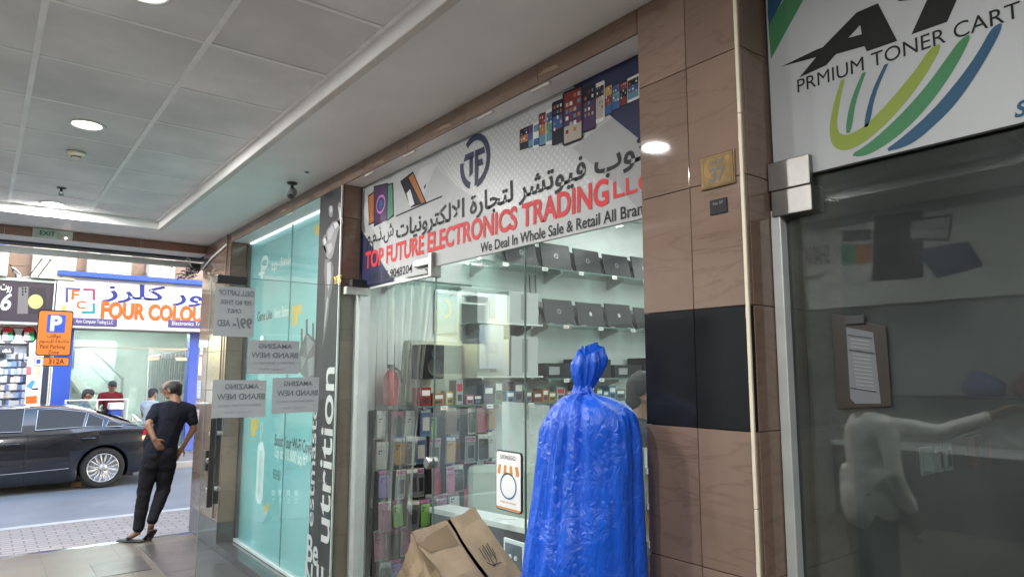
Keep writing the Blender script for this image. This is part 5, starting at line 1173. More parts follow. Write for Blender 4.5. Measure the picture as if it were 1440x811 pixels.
# ================================================================== OPPOSITE SIDE OF THE ARCADE (seen mirrored in the toner shop glass)
OXM = 2 * GLASS_X + 2.0; PO = Plane('X', OXM, True)
def OP(pts, off=0): 
    out = []
    for (x, y) in pts: p = pX(x, y, OXM); out.append(Vector((2 * GLASS_X - OXM + off, p.y, p.z)))
    return out
ow = thing('opposite_shop', 'pale shopfront across the arcade mirrored in the toner shop glass', 'shop', (-2.0, 2.5, 0))
OWM = mat('opposite_white', (.33, .345, .34), .5)
b = MB(); b.box((-2.3, -12, 2.35), (-2.0, 7.4, SOFF), OWM); b.build('fascia', ow)
b = MB(); 
for (y0, y1) in ((-12, 1.0), (4.6, 7.4)): b.box((-2.3, y0, 0), (-2.0, y1, 2.349), mat('opposite_dark', (.06, .065, .065), .3))
b.build('side_panels', ow)
b = MB(); b.box((-5, 1.0, 0), (-4.9, 4.6, 2.95), OWM); b.box((-4.899, 4.55, 0), (-2.3, 4.6, 2.95), OWM); b.box((-4.899, 1.0, 0), (-2.3, 1.05, 2.95), OWM); b.box((-4.899, 1.05, 2.951), (-2.3, 4.55, 2.99), OWM); b.build('room', ow)
b = MB(); b.box((-3.2, 1.6, 2.9), (-2.5, 4.0, 2.93), mat('opp_panel', (.9, .9, .9), .4, var=0, emit=(1, 1, 1), estr=1.9)); b.build('light_panel', ow)
b = MB(); b.box((-4.85, 1.1, .85), (-4.3, 4.5, .9), COUNTW); b.box((-4.85, 1.1, 0), (-4.35, 4.5, .849), PLUM); b.box((-4.89, 1.1, 1.45), (-4.5, 4.5, 1.48), DARK); b.build('shelving', ow)
txt = MB()
a_, c_ = OP([(1127, 376)])[0], OP([(1168, 346)])[0]
def otext(s, bl, tr, m):
    q = OP([bl, tr], .004); text(s, Plane('X', -2.0), None, None, m, ow, mirror=True, box=(q[0], q[1]), bold=.02)
otext('SHANAT', (1128, 377), (1167, 343), ink('opp_text', (.03, .01, .012)))
otext('IT Computer', (1133, 396), (1163, 383), ink('opp_text2', (.03, .03, .035)))
def oprint(name, *polys):
    b = MB()
    for k, (pts, m) in enumerate(polys): b.poly(OP(pts, .004 + .001 * k), m)
    b.build(name, ow)
oprint('laptop_print', ([(1231, 305), (1299, 296), (1300, 390), (1228, 396)], BLK), ([(1278, 309), (1342, 301), (1336, 340), (1277, 338)], BLK), ([(1282, 312), (1338, 305), (1333, 336), (1281, 335)], GR1), ([(1288, 352), (1363, 339), (1384, 374), (1320, 392)], NAVY))
oprint('phone_print', ([(1187, 325), (1225, 323), (1225, 338), (1186, 340)], BLK), ([(1185, 345), (1205, 344), (1205, 372), (1185, 374)], SCR['green']), ([(1205, 344), (1227, 343), (1227, 370), (1205, 372)], SCR['orange']), ([(1190, 380), (1225, 377), (1227, 397), (1191, 397)], GR2))
for k, (y, z, m, lb) in enumerate(((2.9, 1.481, (.1, .12, .3), 'dark blue sack on the shelf of the shop across the arcade'), (2.4, 1.481, (.2, .07, .1), 'dark red sack on the shelf of the shop across the arcade'), (1.8, 1.481, (.15, .2, .45), 'bright blue sack on the shelf of the shop across the arcade'))):
    o = melt('sack', [((-4.7, y - .1, z + .1), (-4.7, y + .1, z + .1), .12, .12), ((-4.7, y - .03, z + .14), (-4.68, y + .05, z + .2), .11, .09)], mat('sack%d' % k, m, .6), None, .02, 3, .04, .1, at=(-4.7, y, z)); tag(o, lb, 'sack')
SKIN = mat('skin_dark', (.20, .105, .065), .5, var=.08); SKIN2 = mat('skin_mid', (.3, .17, .11), .5, var=.08); HAIR = mat('hair_black', (.012, .011, .011), .55, var=.2, scale=60, bump=.4, bscale=220); EYEM = mat('eye_dark', (.02, .02, .02), .2, var=0)
def cloth(name, col): return mat(name, col, .9, var=.1, scale=7, bump=.12, bscale=55, spec=.12)
J = standing((-.40, 2.22, 0), (-.9, -.35, 0), 1.72)
J['shr'] = Vector((-.46, 2.05, 1.4)); J['elr'] = Vector((-.52, 1.8, 1.37)); J['wrr'] = Vector((-.6, 1.54, 1.49)); J['hdr'] = Vector((-.64, 1.45, 1.53))
person('person in a pale loose shirt mirrored in the toner shop glass, one arm stretched out', J, dict(skin=SKIN2, shirt=cloth('shirt_pale', (.78, .78, .75)), trousers=cloth('trousers_grey', (.08, .085, .09)), hair=HAIR, eye=EYEM, shoe=DARK), (-.9, -.35, 0), (-.40, 2.22, 0), shirt_sleeve=1.85, shirt_long=.5, bulk=1.04, voxel=.014)
# shopper inside, only the back of a dark head shows beside the blue cover
J = standing((2.82, 2.52, .018), (.75, -.6, 0), 1.72)
person('person with black hair inside the shop, half hidden by the blue cover', J, dict(skin=SKIN2, shirt=cloth('shirt_dark', (.05, .05, .06)), trousers=cloth('trousers_dark', (.03, .03, .04)), hair=HAIR, eye=EYEM, shoe=DARK), (.75, -.6, 0), (2.82, 2.52, .018), voxel=.016)
# ================================================================== STREET CORNER FITTINGS ON THE END PILLAR
t = thing('cable_bundle', 'tangle of black cables and a junction box at the top corner of the end pillar', 'cables', (1.95, 8.55, 2.95))
b = MB(); b.box((1.86, 8.5, 2.93), (1.97, 8.58, 3.01), BLACKM); b.build('junction_box', t, bevel=.005)
b = MB(); rnd = random.Random(4)
for k in range(12):
    p = Vector((1.82 + rnd.random() * .12, 8.47 + rnd.random() * .1, 2.9 + rnd.random() * .1)); path = [p]
    for q in range(7): p = p + Vector((rnd.uniform(-.06, .05), rnd.uniform(-.03, .03), rnd.uniform(-.045, .04))); p.x = min(p.x, 1.955); path.append(p)
    b.tube(path, .006, BLACKM if k % 3 else INKW, 6)
b.build('cables', t, smooth=True)
t = thing('conduit', 'thin white conduit sloping along the top of the end pillar', 'conduit', (1.965, 7.9, 3.05))
b = MB(); b.tube([(1.965, 8.42, 2.93), (1.965, 8.0, 3.02), (1.965, 7.42, 3.085)], .011, INKW, 8); b.build('sloping_run', t, smooth=True)
b = MB(); b.tube([(1.967, 7.42, 3.085), (1.967, 7.42, 3.19)], .009, BEIGE, 8); b.tube([(1.967, 7.425, 3.08), (1.967, 7.44, 2.4), (1.967, 7.44, .3)], .008, BEIGE, 8); b.build('drop', t, smooth=True)
t = thing('exit_sign', 'small green running figure exit sign at the outer edge of the end pillar', 'exit sign', (1.93, 8.44, 2.25))
a, c = pY(281, 448, 8.45), pY(292, 432, 8.45)
b = MB(); b.box((a.x, 8.436, a.z), (c.x + .05, 8.452, c.z), ink('exit_panel', (.5, .62, .5))); b.build('plate', t); b = MB(); GE = ink('exit_fig', (.03, .3, .12))
b.poly([(a.x + .01, 8.434, a.z + .02), (a.x + .04, 8.434, a.z + .02), (a.x + .035, 8.434, a.z + .1), (a.x + .015, 8.434, a.z + .1)], GE); b.poly([(a.x + .025 + p, 8.434, a.z + .125 + q) for p, q in disc(0, 0, .012, .014, 10)], GE); b.build('figure', t)
STK = [(.55, .58, .6), (.7, .68, .62), (.35, .4, .5), (.6, .45, .4)]
for k, (z, h) in enumerate(((1.95, .16), (1.72, .2), (1.46, .2), (1.2, .14))):
    t = thing('sticker', ['torn grey sticker highest on the end pillar', 'cream sticker second from the top on the end pillar', 'bluish sticker in the middle of the end pillar', 'reddish sticker lowest on the end pillar'][k], 'sticker', (FACE, 8.3, z), 'stickers on the end pillar')
    b = MB(); b.box((FACE - .003, 8.22 + .02 * (k % 2), z), (FACE - .0005, 8.36 + .015 * (k % 3), z + h), ink('stk%d' % k, STK[k])); b.build('sheet', t)
    b = MB()
    for q in range(3): b.box((FACE - .0036, 8.25, z + .03 + q * .04), (FACE - .0031, 8.34, z + .045 + q * .04), ink('stk%d' % ((k + 2) % 4), STK[(k + 2) % 4]))
    b.build('print', t)

# ================================================================== SHOPS ACROSS THE STREET
YF = 17.5; PK = Plane('Y', YF); FL = -.07
fb = thing('street_building', 'brown tiled building across the street above two bright shops', 'building', (2, YF, FL))
BT = tile_mat('street_tile', (.27, .19, .145), (.16, .11, .09), .35)
xl = pY(-60, 455, YF).x; xr = pY(480, 455, YF).x
zt4 = pY(180, 463, YF).z
b = MB(); clad(b, PK, -6, 12, 2.72, 6.4, [-6 + .9 * k for k in range(20)], [2.72 + .62 * k for k in range(7)], BT, t=.02, g=.004)
b.box((-6, YF + .0205, 2.68), (12, YF + .4, 7.5), mat('render_tan', (.5, .42, .36), .85)); b.build('upper_wall', fb)
b = MB()
for x in (-5.3, -2.4, .55, 3.6, 6.6, 9.6):
    for z in (4.6,): b.box((x, YF - .02, z), (x + 1.5, YF + .03, z + 1.6), mat('window_dark', (.05, .06, .07), .1))
b.build('windows', fb)
BLUEP = mat('blue_paint', (.03, .085, .42), .4, var=.05)
def sx(px): return pY(px, 520, YF).x
for (p0, p1) in ((73, 100), (264, 284)): b = MB(); b.box((sx(p0), YF - .06, FL), (sx(p1), YF + .3, 2.68), BLUEP); b.build('blue_column', fb, bevel=.006)
b = MB(); b.box((sx(285), YF - .02, FL), (12, YF + .3, 2.68), BT); b.box((-6, YF + .05, FL), (-1.4, YF + .3, 2.68), BT); b.build('lower_wall', fb)

# sign with the orange letters
s4 = thing('shop_sign', 'long white signboard with orange letters and a blue top edge across the street', 'sign', (2.4, YF - .3, 2.7)); YS = YF - .3; P4 = Plane('Y', YS)
x0, x1 = P4.pt(79, 420).x, P4.pt(420, 420).x; z0, z1 = P4.pt(180, 463).z, P4.pt(90, 388).z
b = MB(); b.box((x0, YS, z0), (x1, YF - .003, z1), mat('sign_white4', (.72, .73, .75), .4, var=.03)); b.build('board', s4, bevel=.005)
b = MB(); b.box((x0 - .02, YS - .13, z1 + .002), (x1, YF - .003, z1 + .11), BLUEP); b.build('top_edge', s4, bevel=.005)
b = MB(); b.box((x0 - .05, YS + .02, z0), (x0 - .003, YF - .003, z1), ALU); b.build('end_cap', s4)
ORL = ink('sign_orange', (.72, .13, .025)); PUR = ink('sign_purple', (.10, .08, .2)); TEALI = ink('sign_teal', (.05, .25, .25))
def solid(s, bl, tr, m, parent, pl, depth=.03, bold=.0):
    vs, fs = glyphs(s, bold); return vs
text('FOUR COLOURS', P4, (141, 447), (307, 432), ORL, s4, off=.03, bold=.035)
text('FOUR COLOURS', P4, (142, 448), (308, 433), ink('sign_orange_shade', (.4, .1, .03)), s4, off=.012, bold=.035)  # darker shifted copy of the letters, painted in as their shading
text(arabic('فور') + '', P4, (236, 424), (254, 405), ink('sign_blue', (.03, .04, .2)), s4, off=.02, bold=.01) if False else None
AB = ink('sign_blue', (.03, .04, .2))
text(arabic('فور كلرز'), P4, (143, 425), (310, 408), AB, s4, off=.02, bold=.02)
b = MB(); L4 = lambda pts, o=.01: ppoly(P4, pts, o)
for pts, m in (([(92, 404), (113, 405), (113, 408), (96, 407), (96, 425), (92, 425)], PUR), ([(117, 405), (134, 406), (134, 422), (130, 422), (130, 409), (117, 409)], ink('sign_wine', (.3, .06, .12))), ([(134, 426), (134, 441), (115, 441), (115, 437), (130, 437), (130, 426)], TEALI), ([(92, 428), (92, 439), (87, 437), (87, 430)], YEL)): b.poly(L4(pts), m)
b.build('logo_frame', s4)
text('F', P4, (100, 421), (112, 408), ORL, s4, off=.012, bold=.03); text('C', P4, (107, 434), (121, 423), ORL, s4, off=.012, bold=.03)
for k, (p0, p1, ya, yb, s) in enumerate(((100, 165, 457, 449, 'Auto Computer Trading L.L.C'), (236, 300, 460, 452, 'Electronics Trading'))):
    b = MB(); a, c = rect(P4, (p0, yb + 8), (p1, yb)); b.box((a.x, YS - .02, a.z), (c.x, YS - .0005, c.z), PUR); b.build('name_strip', s4, bevel=.03)
    text(s, Plane('Y', YS), None, None, INKW, s4, box=(Vector((a.x + .08, YS - .024, a.z + .03)), Vector((c.x - .08, YS - .024, c.z - .03))))
# black sign on its left
s6 = thing('shop_sign', 'dark grey signboard with a white 6 and a phone picture across the street', 'sign', (.6, YF - .25, 2.7)); Y6 = YF - .25; P6 = Plane('Y', Y6)
xa, xb = P6.pt(-60, 430).x, P6.pt(76, 430).x; za, zb_ = P6.pt(40, 453).z, P6.pt(40, 396).z
b = MB(); b.box((xa, Y6, za), (xb, YF - .004, zb_), ink('sign_charcoal', (.06, .05, .06))); b.build('board', s6, bevel=.004)
b = MB(); b.box((xa, Y6 - .05, za - .05), (xb + .02, YF - .005, za - .002), ALU); b.box((xb + .001, Y6 - .03, za), (xb + .05, YF - .005, zb_ + .02), ALU); b.box((xa, Y6 - .02, zb_ + .002), (xb + .02, YF - .005, zb_ + .06), ink('mint_edge', (.5, .62, .58))); b.build('trim', s6)
text(arabic('روت'), P6, (0, 411), (17, 400), INKW, s6, bold=.02, off=.006); text('6', P6, (0, 436), (17, 412), INKW, s6, bold=.02, off=.006, shear=.2); text('M', P6, (-22, 436), (-4, 412), INKW, s6, bold=.02, off=.006, shear=.2)
b = MB(); b.poly(ppoly(P6, [(26, 404), (40, 403), (39, 441), (24, 441)], .005), ink('phone_grey', (.18, .17, .17))); b.poly(ppoly(P6, [(41, 404), (64, 405), (66, 441), (40, 441)], .004), ink('phone_dark', (.045, .04, .045)))
for (x, y) in ((32, 406), (36, 406), (32, 410), (36, 410), (32, 414)): b.poly(ppoly(P6, disc(x, y, 1.4, 1.6, 10), .007), BLK)
b.poly(ppoly(P6, disc(50, 424, 10.5, 10, 26), .006), ink('moon', (.6, .5, .18))); b.build('phone_print', s6)
# air conditioners and cream panels in the strip above the signs
ACW = mat('ac_cream', (.72, .66, .52), .6, var=.06)
def ac(label, p0, p1, y0, y1, fan):
    a, c = pY(p0, y1, YF - .35), pY(p1, y0, YF - .35); t = thing('air_conditioner', label, 'air conditioner', ((a.x + c.x) / 2, YF - .2, a.z), 'air conditioners over the street shops')
    b = MB(); b.box((a.x, YF - .35, a.z), (c.x, YF - .005, c.z), ACW); b.build('case', t, bevel=.01)
    if fan:
        cx_, cz_, r = a.x + (c.x - a.x) * .38, (a.z + c.z) / 2, (c.z - a.z) * .46; b = MB(); b.lathe([(r * .9, -.008), (r, -.008), (r, -.001)], (cx_, YF - .352, cz_), GR1, (0, 1, 0), 28)
        for q in range(1, 6): b.lathe([(r * q * .15, -.004), (r * q * .15 + .012, -.004)], (cx_, YF - .352, cz_), GR2, (0, 1, 0), 28)
        b.build('fan_grille', t); b = MB(); b.box((a.x + (c.x - a.x) * .82, YF - .353, cz_ + .1), (c.x - .05, YF - .3505, cz_ + .14), DARK); b.build('badge', t)
    else:
        b = MB(); b.box((a.x + (c.x - a.x) * .66, YF - .353, a.z + .02), (a.x + (c.x - a.x) * .67, YF - .3505, c.z - .02), GR1); b.build('door_seam', t)
        b = MB(); 
        for q in (.14, .34): b.box((a.x + (c.x - a.x) * q, YF - .38, c.z - .28), (a.x + (c.x - a.x) * q + .1, YF - .3545, c.z - .1), CARD); b.tube([(a.x + (c.x - a.x) * q + .05, YF - .37, c.z - .28), (a.x + (c.x - a.x) * q - .06, YF - .37, a.z + .2), (a.x + (c.x - a.x) * q - .15, YF - .36, a.z + .02)], .012, DARK, 6)
        b.build('isolators', t)
ac('wide cream cabinet with two isolator switches above the dark sign', 44, 109, 350, 390, False)
ac('cream air conditioner with a round fan grille above the orange lettered sign', 122, 186, 358, 388, True)
ac('cream unit at the left edge of the photo above the dark sign', -50, 14, 345, 384, False)
ac('second cream air conditioner above the right end of the white signboard', 208, 247, 366, 397, True)
b = MB(); a = pY(0, 352, YF - .4); c = pY(8, 345, YF - .4); b.box((a.x - .4, YF - .4, a.z), (c.x, YF - .36, c.z + .05), BLUEP); tag(b.build('blue_label'), 'blue label strip at the left edge above the dark sign', 'label')
b = MB(); rnd = random.Random(9)
for k in range(6):
    p = pY(14 + k * 2, 372 + k * 3, YF - .2); path = [p]
    for q in range(6): p = p + Vector((rnd.uniform(-.02, .12), 0, rnd.uniform(-.12, .05))); path.append(p)
    b.tube(path, .014, INKW if k % 2 else BLACKM, 6)
tag(b.build('loose_cables'), 'loose white and black cables above the dark sign', 'cables')

# right shop: bright room with stairs, railing, slatted partition
YB = 22.5
SHOPW = mat('street_shop_wall', (.70, .73, .70), .6, var=.03); L0, L1 = sx(101), sx(263)
rm = thing('street_shop', 'bright pale green room of the street shop behind its glass', 'shop', ((L0 + L1) / 2, 20, FL))
b = MB(); b.box((L0 - 1.2, YB, FL), (L1 + 3, YB + .1, 3.4), SHOPW); b.box((L0 - 1.3, YF + .301, FL), (L0 - 1.2, YB, 3.4), SHOPW); b.box((L1 + 2.9, YF + .401, FL), (L1 + 3, YB, 3.4), SHOPW); b.build('walls', rm)
b = MB(); b.box((L0 - 1.2, YF + .41, 2.95), (L1 + 2.9, YB, 3.0), WHITE); b.build('ceiling', rm)
b = MB(); b.box((L0 - 1.2, YF - .02, FL - .03), (L1 + 2.9, YB, FL - .005), SFLOOR); b.build('floor', rm)
TUBE = mat('tube_light', (.9, .9, .9), .4, var=0, emit=(.92, 1, .97), estr=8)
for k, (p0, p1, yy) in enumerate(((138, 205, 19.2), (118, 195, 20.6))):
    t = thing('ceiling_tube', ['long tube light nearest the street shop glass', 'second tube light further into the street shop'][k], 'ceiling light', (pY(p0, 480, yy).x, yy, 2.9), 'tube lights in the street shop')
    b = MB(); b.box((pY(p0, 480, yy).x, yy, 2.88), (pY(p1, 480, yy).x, yy + .14, 2.93), TUBE); b.build('tube', t)
    b = MB(); b.box((pY(p0, 480, yy).x, yy - .02, 2.931), (pY(p1, 480, yy).x, yy + .16, 2.949), WHITE); b.build('housing', t)
t = thing('shop_glazing', 'large glass front of the street shop under the orange lettered sign', 'shop window', ((L0 + L1) / 2, YF, FL))
SG = glass_mat('street_glass', (.84, .93, .90), .9, 0, .05)
zdoor = PK.pt(210, 503).z; ztrans = PK.pt(180, 490).z; xd0, xd1 = PK.pt(207, 560).x, PK.pt(264, 560).x
for (a, c, z0_, z1_) in ((L0, xd0 - .02, FL, ztrans), (L0, L1, ztrans + .03, 2.68), (xd0, L1, FL, zdoor)):
    b = MB(); b.box((a + .003, YF + .05, z0_), (c - .003, YF + .06, z1_), SG); b.build('pane', t)
b = MB(); b.box((L0 + .002, YF + .04, ztrans + .001), (L1 - .002, YF + .07, ztrans + .029), STEEL); b.build('transom', t)
b = MB(); b.box((xd0 - .05, YF + .035, zdoor - .05), (xd0 + .2, YF + .075, zdoor + .02), STEEL); b.box((L1 - .25, YF + .035, zdoor - .05), (L1 + .02, YF + .075, zdoor + .02), STEEL); b.build('door_patches', t)
# staircase rising to the left along the back
YSt = 20.4; P_ = Plane('Y', YSt)
t = thing('staircase', 'white staircase rising to the left inside the street shop', 'staircase', (2.3, YSt, FL))
p0 = P_.pt(142, 568); p1 = P_.pt(95, 512); n_ = 9; b = MB(); dx, dz = (p1.x - p0.x) / n_, (p1.z - p0.z) / n_
pts = [(p0.x, YSt, p0.z - .35)]
for k in range(n_ + 3): pts += [(p0.x + dx * k, YSt, p0.z + dz * (k + 0)), (p0.x + dx * k, YSt, p0.z + dz * (k + 1)), ]
pts = [Vector(p) for p in pts]; pts.append(Vector((p0.x + dx * (n_ + 2.9), YSt, p0.z + dz * (n_ + 1.2))))
b.prism(pts, (0, 1.1, 0), WHITE); b.build('steps', t)
b = MB(); h0, h1 = P_.pt(172, 533), P_.pt(128, 488); b.tube([(h0.x, YSt - .03, h0.z), (h1.x, YSt - .03, h1.z)], .025, STEEL, 8); b.tube([(h0.x, YSt - .03, FL), (h0.x, YSt - .03, h0.z + .06)], .035, STEEL, 8); b.tube([(h0.x, YSt - .03, h0.z - .45), (h1.x, YSt - .03, h1.z - .45)], .015, STEEL, 8)
b.build('handrail', t); b = MB(); b.box((P_.pt(112, 500).x, YSt + 1.12, 1.2), (P_.pt(172, 500).x, YSt + 1.16, 2.6), mat('stair_panel', (.45, .48, .46), .4)); b.build('back_panel', t)
t = thing('slat_partition', 'white vertical slat partition behind the street shop door', 'partition', (3.4, 19.4, FL)); PZ = Plane('Y', 19.4)
b = MB()
for k in range(15):
    x = PZ.pt(210 + k * 3.2, 500).x; zt_ = PZ.pt(210 + k * 3.2, 500 - k * .55).z; b.box((x, 19.4, FL), (x + .03, 19.48, zt_), WHITE)
b.build('slats', t); b = MB()
for yy in (504, 523, 546): b.box((PZ.pt(209, yy).x, 19.485, PZ.pt(209, yy).z - .02), (PZ.pt(259, yy).x, 19.51, PZ.pt(209, yy).z + .02), WHITE)
b.build('rails', t); b = MB(); b.box((PZ.pt(209, 520).x, 19.6, FL), (PZ.pt(262, 520).x, 19.62, 2.2), ink('slat_back', (.5, .55, .52))); b.build('backing', t)
t = thing('hanging_banner', 'pale tall vertical board at the right of the stairs in the street shop', 'board', (3.0, 21, FL)); a, c = pY(179, 585, 21.2), pY(192, 545, 21.2); b = MB(); b.box((a.x, 21.2, FL), (c.x, 21.24, c.z), mat('board_pale', (.75, .78, .72), .5)); b.build('panel', t); b = MB(); b.box((a.x - .05, 21.16, FL - .002), (c.x + .05, 21.28, FL + .03), STEEL); b.build('foot', t)
# white railing and table on the pavement, people around it
YR = 16.75; PR = Plane('Y', YR); t = thing('railing', 'white tubular railing on the pavement behind the parked car', 'railing', (2.0, YR, -.09))
xa, xb2 = PR.pt(92, 570).x, PR.pt(179, 570).x; zt_ = PR.pt(140, 562).z
b = MB(); b.tube([(xa, YR, -.09), (xa, YR, zt_), (xb2, YR, zt_), (xb2, YR, -.09)], .022, WHITE, 8); b.tube([((xa + xb2) / 2, YR, -.09), ((xa + xb2) / 2, YR, zt_)], .018, WHITE, 8); b.tube([(xa, YR, zt_ - .42), (xb2, YR, zt_ - .42)], .016, WHITE, 8); b.build('frame', t)
t = thing('cool_box', 'white and blue box on a stand beside the person in dark red', 'cool box', (2.5, 17.1, -.09)); PC_ = Plane('Y', 17.0)
a, c = PC_.pt(154, 586), PC_.pt(173, 566); zm = PC_.pt(160, 576).z
b = MB(); b.box((a.x, 17.0, a.z), (c.x, 17.3, zm), BLUEP); b.build('lower_half', t, bevel=.02); b = MB(); b.box((a.x - .02, 16.98, zm + .001), (c.x + .02, 17.32, c.z), WHITE); b.build('lid', t, bevel=.02); b = MB(); b.box((a.x + .02, 17.02, -.088), (c.x - .02, 17.28, a.z - .001), CARD); b.build('stand', t)
def pp(px, y): return pY(px, 560, y).x
Jp = standing((pp(156, 17.25), 17.35, FL), (.15, -1, 0), 1.62, lean=.05)
person('person in a dark red shirt standing at the street shop front', Jp, dict(skin=SKIN, shirt=cloth('shirt_red', (.13, .015, .022)), trousers=cloth('trousers_dark', (.03, .03, .04)), hair=HAIR, eye=EYEM, shoe=DARK), (.15, -1, 0), (pp(156, 17.25), 17.35, FL), voxel=.018, fine=.012)
Jp = seated((pp(119, 17.0), 17.0, -.09), (.9, -.1, 0), .62)
person('person in a grey blue shirt sitting at the left by the white railing', Jp, dict(skin=SKIN, shirt=cloth('shirt_slate', (.10, .15, .2)), trousers=cloth('trousers_dark', (.03, .03, .04)), hair=HAIR, eye=EYEM, shoe=DARK), (.9, -.1, 0), (pp(119, 17.0), 17.0, -.09), voxel=.018, fine=.012)
Jp = seated((pp(212, 16.9), 16.9, -.09), (.75, .6, 0), .62)
person('person in a light grey shirt sitting with his back turned, left of the leaning man', Jp, dict(skin=SKIN2, shirt=cloth('shirt_lightgrey', (.36, .40, .44)), trousers=cloth('trousers_dark', (.03, .03, .04)), hair=HAIR, eye=EYEM, shoe=DARK), (.75, .6, 0), (pp(212, 16.9), 16.9, -.09), voxel=.018, fine=.012)
for k, (px_, yy) in enumerate(((119, 17.0), (212, 16.9))):
    x = pp(px_, yy); t = thing('stool', ['wooden stool under the person in grey blue', 'wooden stool under the person in light grey'][k], 'stool', (x, yy, -.09), 'stools on the far pavement'); WD = mat('wood', (.35, .2, .1), .6, var=.2)
    b = MB(); b.box((x - .17, yy - .17, .47), (x + .17, yy + .17, .505), WD); b.build('seat', t, bevel=.008)
    for (u_, v_) in ((-1, -1), (1, -1), (-1, 1), (1, 1)): b = MB(); b.box((x + .14 * u_ - .02, yy + .14 * v_ - .02, -.09), (x + .14 * u_ + .02, yy + .14 * v_ + .02, .4695), WD); b.build('leg', t)
t = thing('motorbike_screen', 'tilted pale metal rail standing between the car and the seated person', 'rail', (2.6, 16.4, -.09)); b = MB(); p, q = pY(186, 583, 16.4), pY(204, 601, 16.4); b.tube([(p.x, 16.4, p.z), (q.x + .3, 16.4, q.z - .25)], .03, WHITE, 8); b.tube([(p.x, 16.4, p.z), (p.x, 16.4, -.09)], .02, STEEL, 8); b.tube([(q.x + .3, 16.4, q.z - .25), (q.x + .3, 16.4, -.09)], .02, STEEL, 8); b.build('bar', t); t.name = 'barrier_rail'
# left shop: crowded display
t = thing('phone_shop', 'crowded phone shop display under the dark sign at the left edge', 'shop', (.3, YF, FL)); XL = xa6 = P6.pt(-60, 430).x; XR = sx(73)
b = MB(); b.box((XL, YF + .3, FL), (XR - .002, YF + .38, 2.68), mat('display_back', (.2, .23, .28), .5)); b.build('back_panel', t)
b = MB(); b.box((XL, YF + .02, PK.pt(10, 482).z), (XR, YF + .299, 2.66), mat('header_grey', (.42, .42, .42), .5)); b.build('header', t)
rnd = random.Random(3); b = MB(); cols_ = [ink('pk%d' % k, c) for k, c in enumerate(((.36, .38, .42), (.08, .13, .3), (.3, .34, .4), (.05, .05, .06), (.16, .22, .36), (.35, .3, .26)))]
for i in range(11):
    for j in range(13):
        x = PK.pt(-8 + i * 4.4, 540).x; z = PK.pt(0, 592).z - .5 + j * .16
        if z < PK.pt(0, 488).z - .15: b.box((x, YF + .1 + rnd.random() * .05, z), (x + .05 + rnd.random() * .035, YF + .18, z + .1 + rnd.random() * .04), cols_[rnd.randrange(6)])
o = b.build('hanging_packs', t); o['kind'] = 'stuff'
b = MB(); a, c = PK.pt(28, 640), PK.pt(63, 483); b.box((a.x, YF - .03, FL), (c.x, YF + .05, c.z), mat('pillar_white', (.7, .69, .66), .5)); b.build('white_column', t, bevel=.004)
b = MB(); PL = Plane('Y', YF - .03)
for pts, m in (([(37, 487), (41, 486), (41, 501), (37, 502)], BLK), ([(37, 515), (44, 515), (44, 527), (37, 527)], ink('poster_red', (.3, .1, .1))), ([(50, 515), (57, 515), (57, 527), (50, 527)], ink('poster_tan', (.5, .35, .25))), ([(36, 543), (45, 534), (50, 536), (44, 547)], ink('poster_blue', (.08, .25, .45))), ([(44, 546), (54, 545), (53, 548), (45, 548)], BLK), ([(36, 557), (52, 556), (52, 570), (36, 570)], ORL)): b.poly(ppoly(PL, pts, .003), m)
b.build('posters', t)
b = MB(); PL2 = Plane('Y', YF + .02)
for q, (x, y) in enumerate(((11, 471), (41, 471))):
    b.poly(ppoly(PL2, disc(x, y, 11, 12, 24), .002), BLK); b.poly(ppoly(PL2, [(x - 7, y - 4), (x, y - 4), (x, y + 7), (x - 7, y + 7)], .003), INKW); b.poly(ppoly(PL2, [(x, y - 4), (x + 7, y - 4), (x + 7, y + 7), (x, y + 7)], .0032), ink('flag_green', (.03, .22, .08))); b.poly(ppoly(PL2, [(x - 7, y - 11), (x + 7, y - 11), (x + 7, y - 4), (x - 7, y - 4)], .0034), ink('flag_red', (.5, .04, .05))); b.poly(ppoly(PL2, [(x - 10, y - 5), (x - 7, y - 5), (x - 7, y + 8), (x - 10, y + 5)], .0036), BLK)
b.build('flag_prints', t)
b = MB(); a, c = PK.pt(-20, 497), PK.pt(20, 488); b.box((a.x, YF - .02, a.z), (c.x, YF + .015, c.z), BLK); b.build('name_board', t); text(arabic('ملحقات'), Plane('Y', YF - .02), None, None, INKW, t, box=(Vector((PK.pt(4, 490).x, YF - .024, a.z + .03)), Vector((c.x - .05, YF - .024, c.z - .03))))
lp = bpy.data.lights.new('display_lamp', 'AREA'); lp.energy = 10; lp.size = 1.2; lo = bpy.data.objects.new('display_lamp', lp); C.objects.link(lo); lo.location = (.2, YF - .02, 2.5); lo.rotation_euler = (math.radians(10), 0, 0)

# ================================================================== PARKING SIGN
YP = 16.1; PQ_ = Plane('Y', YP); t = thing('parking_sign', 'orange paid parking sign 312A with a white P on blue behind the car', 'parking sign', (1.1, YP, -.085))
OR = mat('sign_orange_sheet', (.72, .20, .03), .4, var=.04); def_b = BLK
def rrect(pl, bl, tr, r, off):
    a, c = rect(pl, bl, tr, off); x0, x1, z0, z1 = a.x, c.x, a.z, c.z; out = []
    for (cx_, cz_, an) in ((x1 - r, z1 - r, 0), (x0 + r, z1 - r, 90), (x0 + r, z0 + r, 180), (x1 - r, z0 + r, 270)):
        for k in range(6): w = math.radians(an + 18 * k); out.append(Vector((cx_ + r * math.cos(w), a.y, cz_ + r * math.sin(w))))
    return out
b = MB(); b.prism(rrect(PQ_, (49, 500), (104, 437), .05, 0), (0, .02, 0), BLK); b.build('main_plate', t)
b = MB(); b.poly(rrect(PQ_, (50.5, 498.5), (102.5, 438.8), .045, .002), OR); of_ = b.build('orange_face', t)
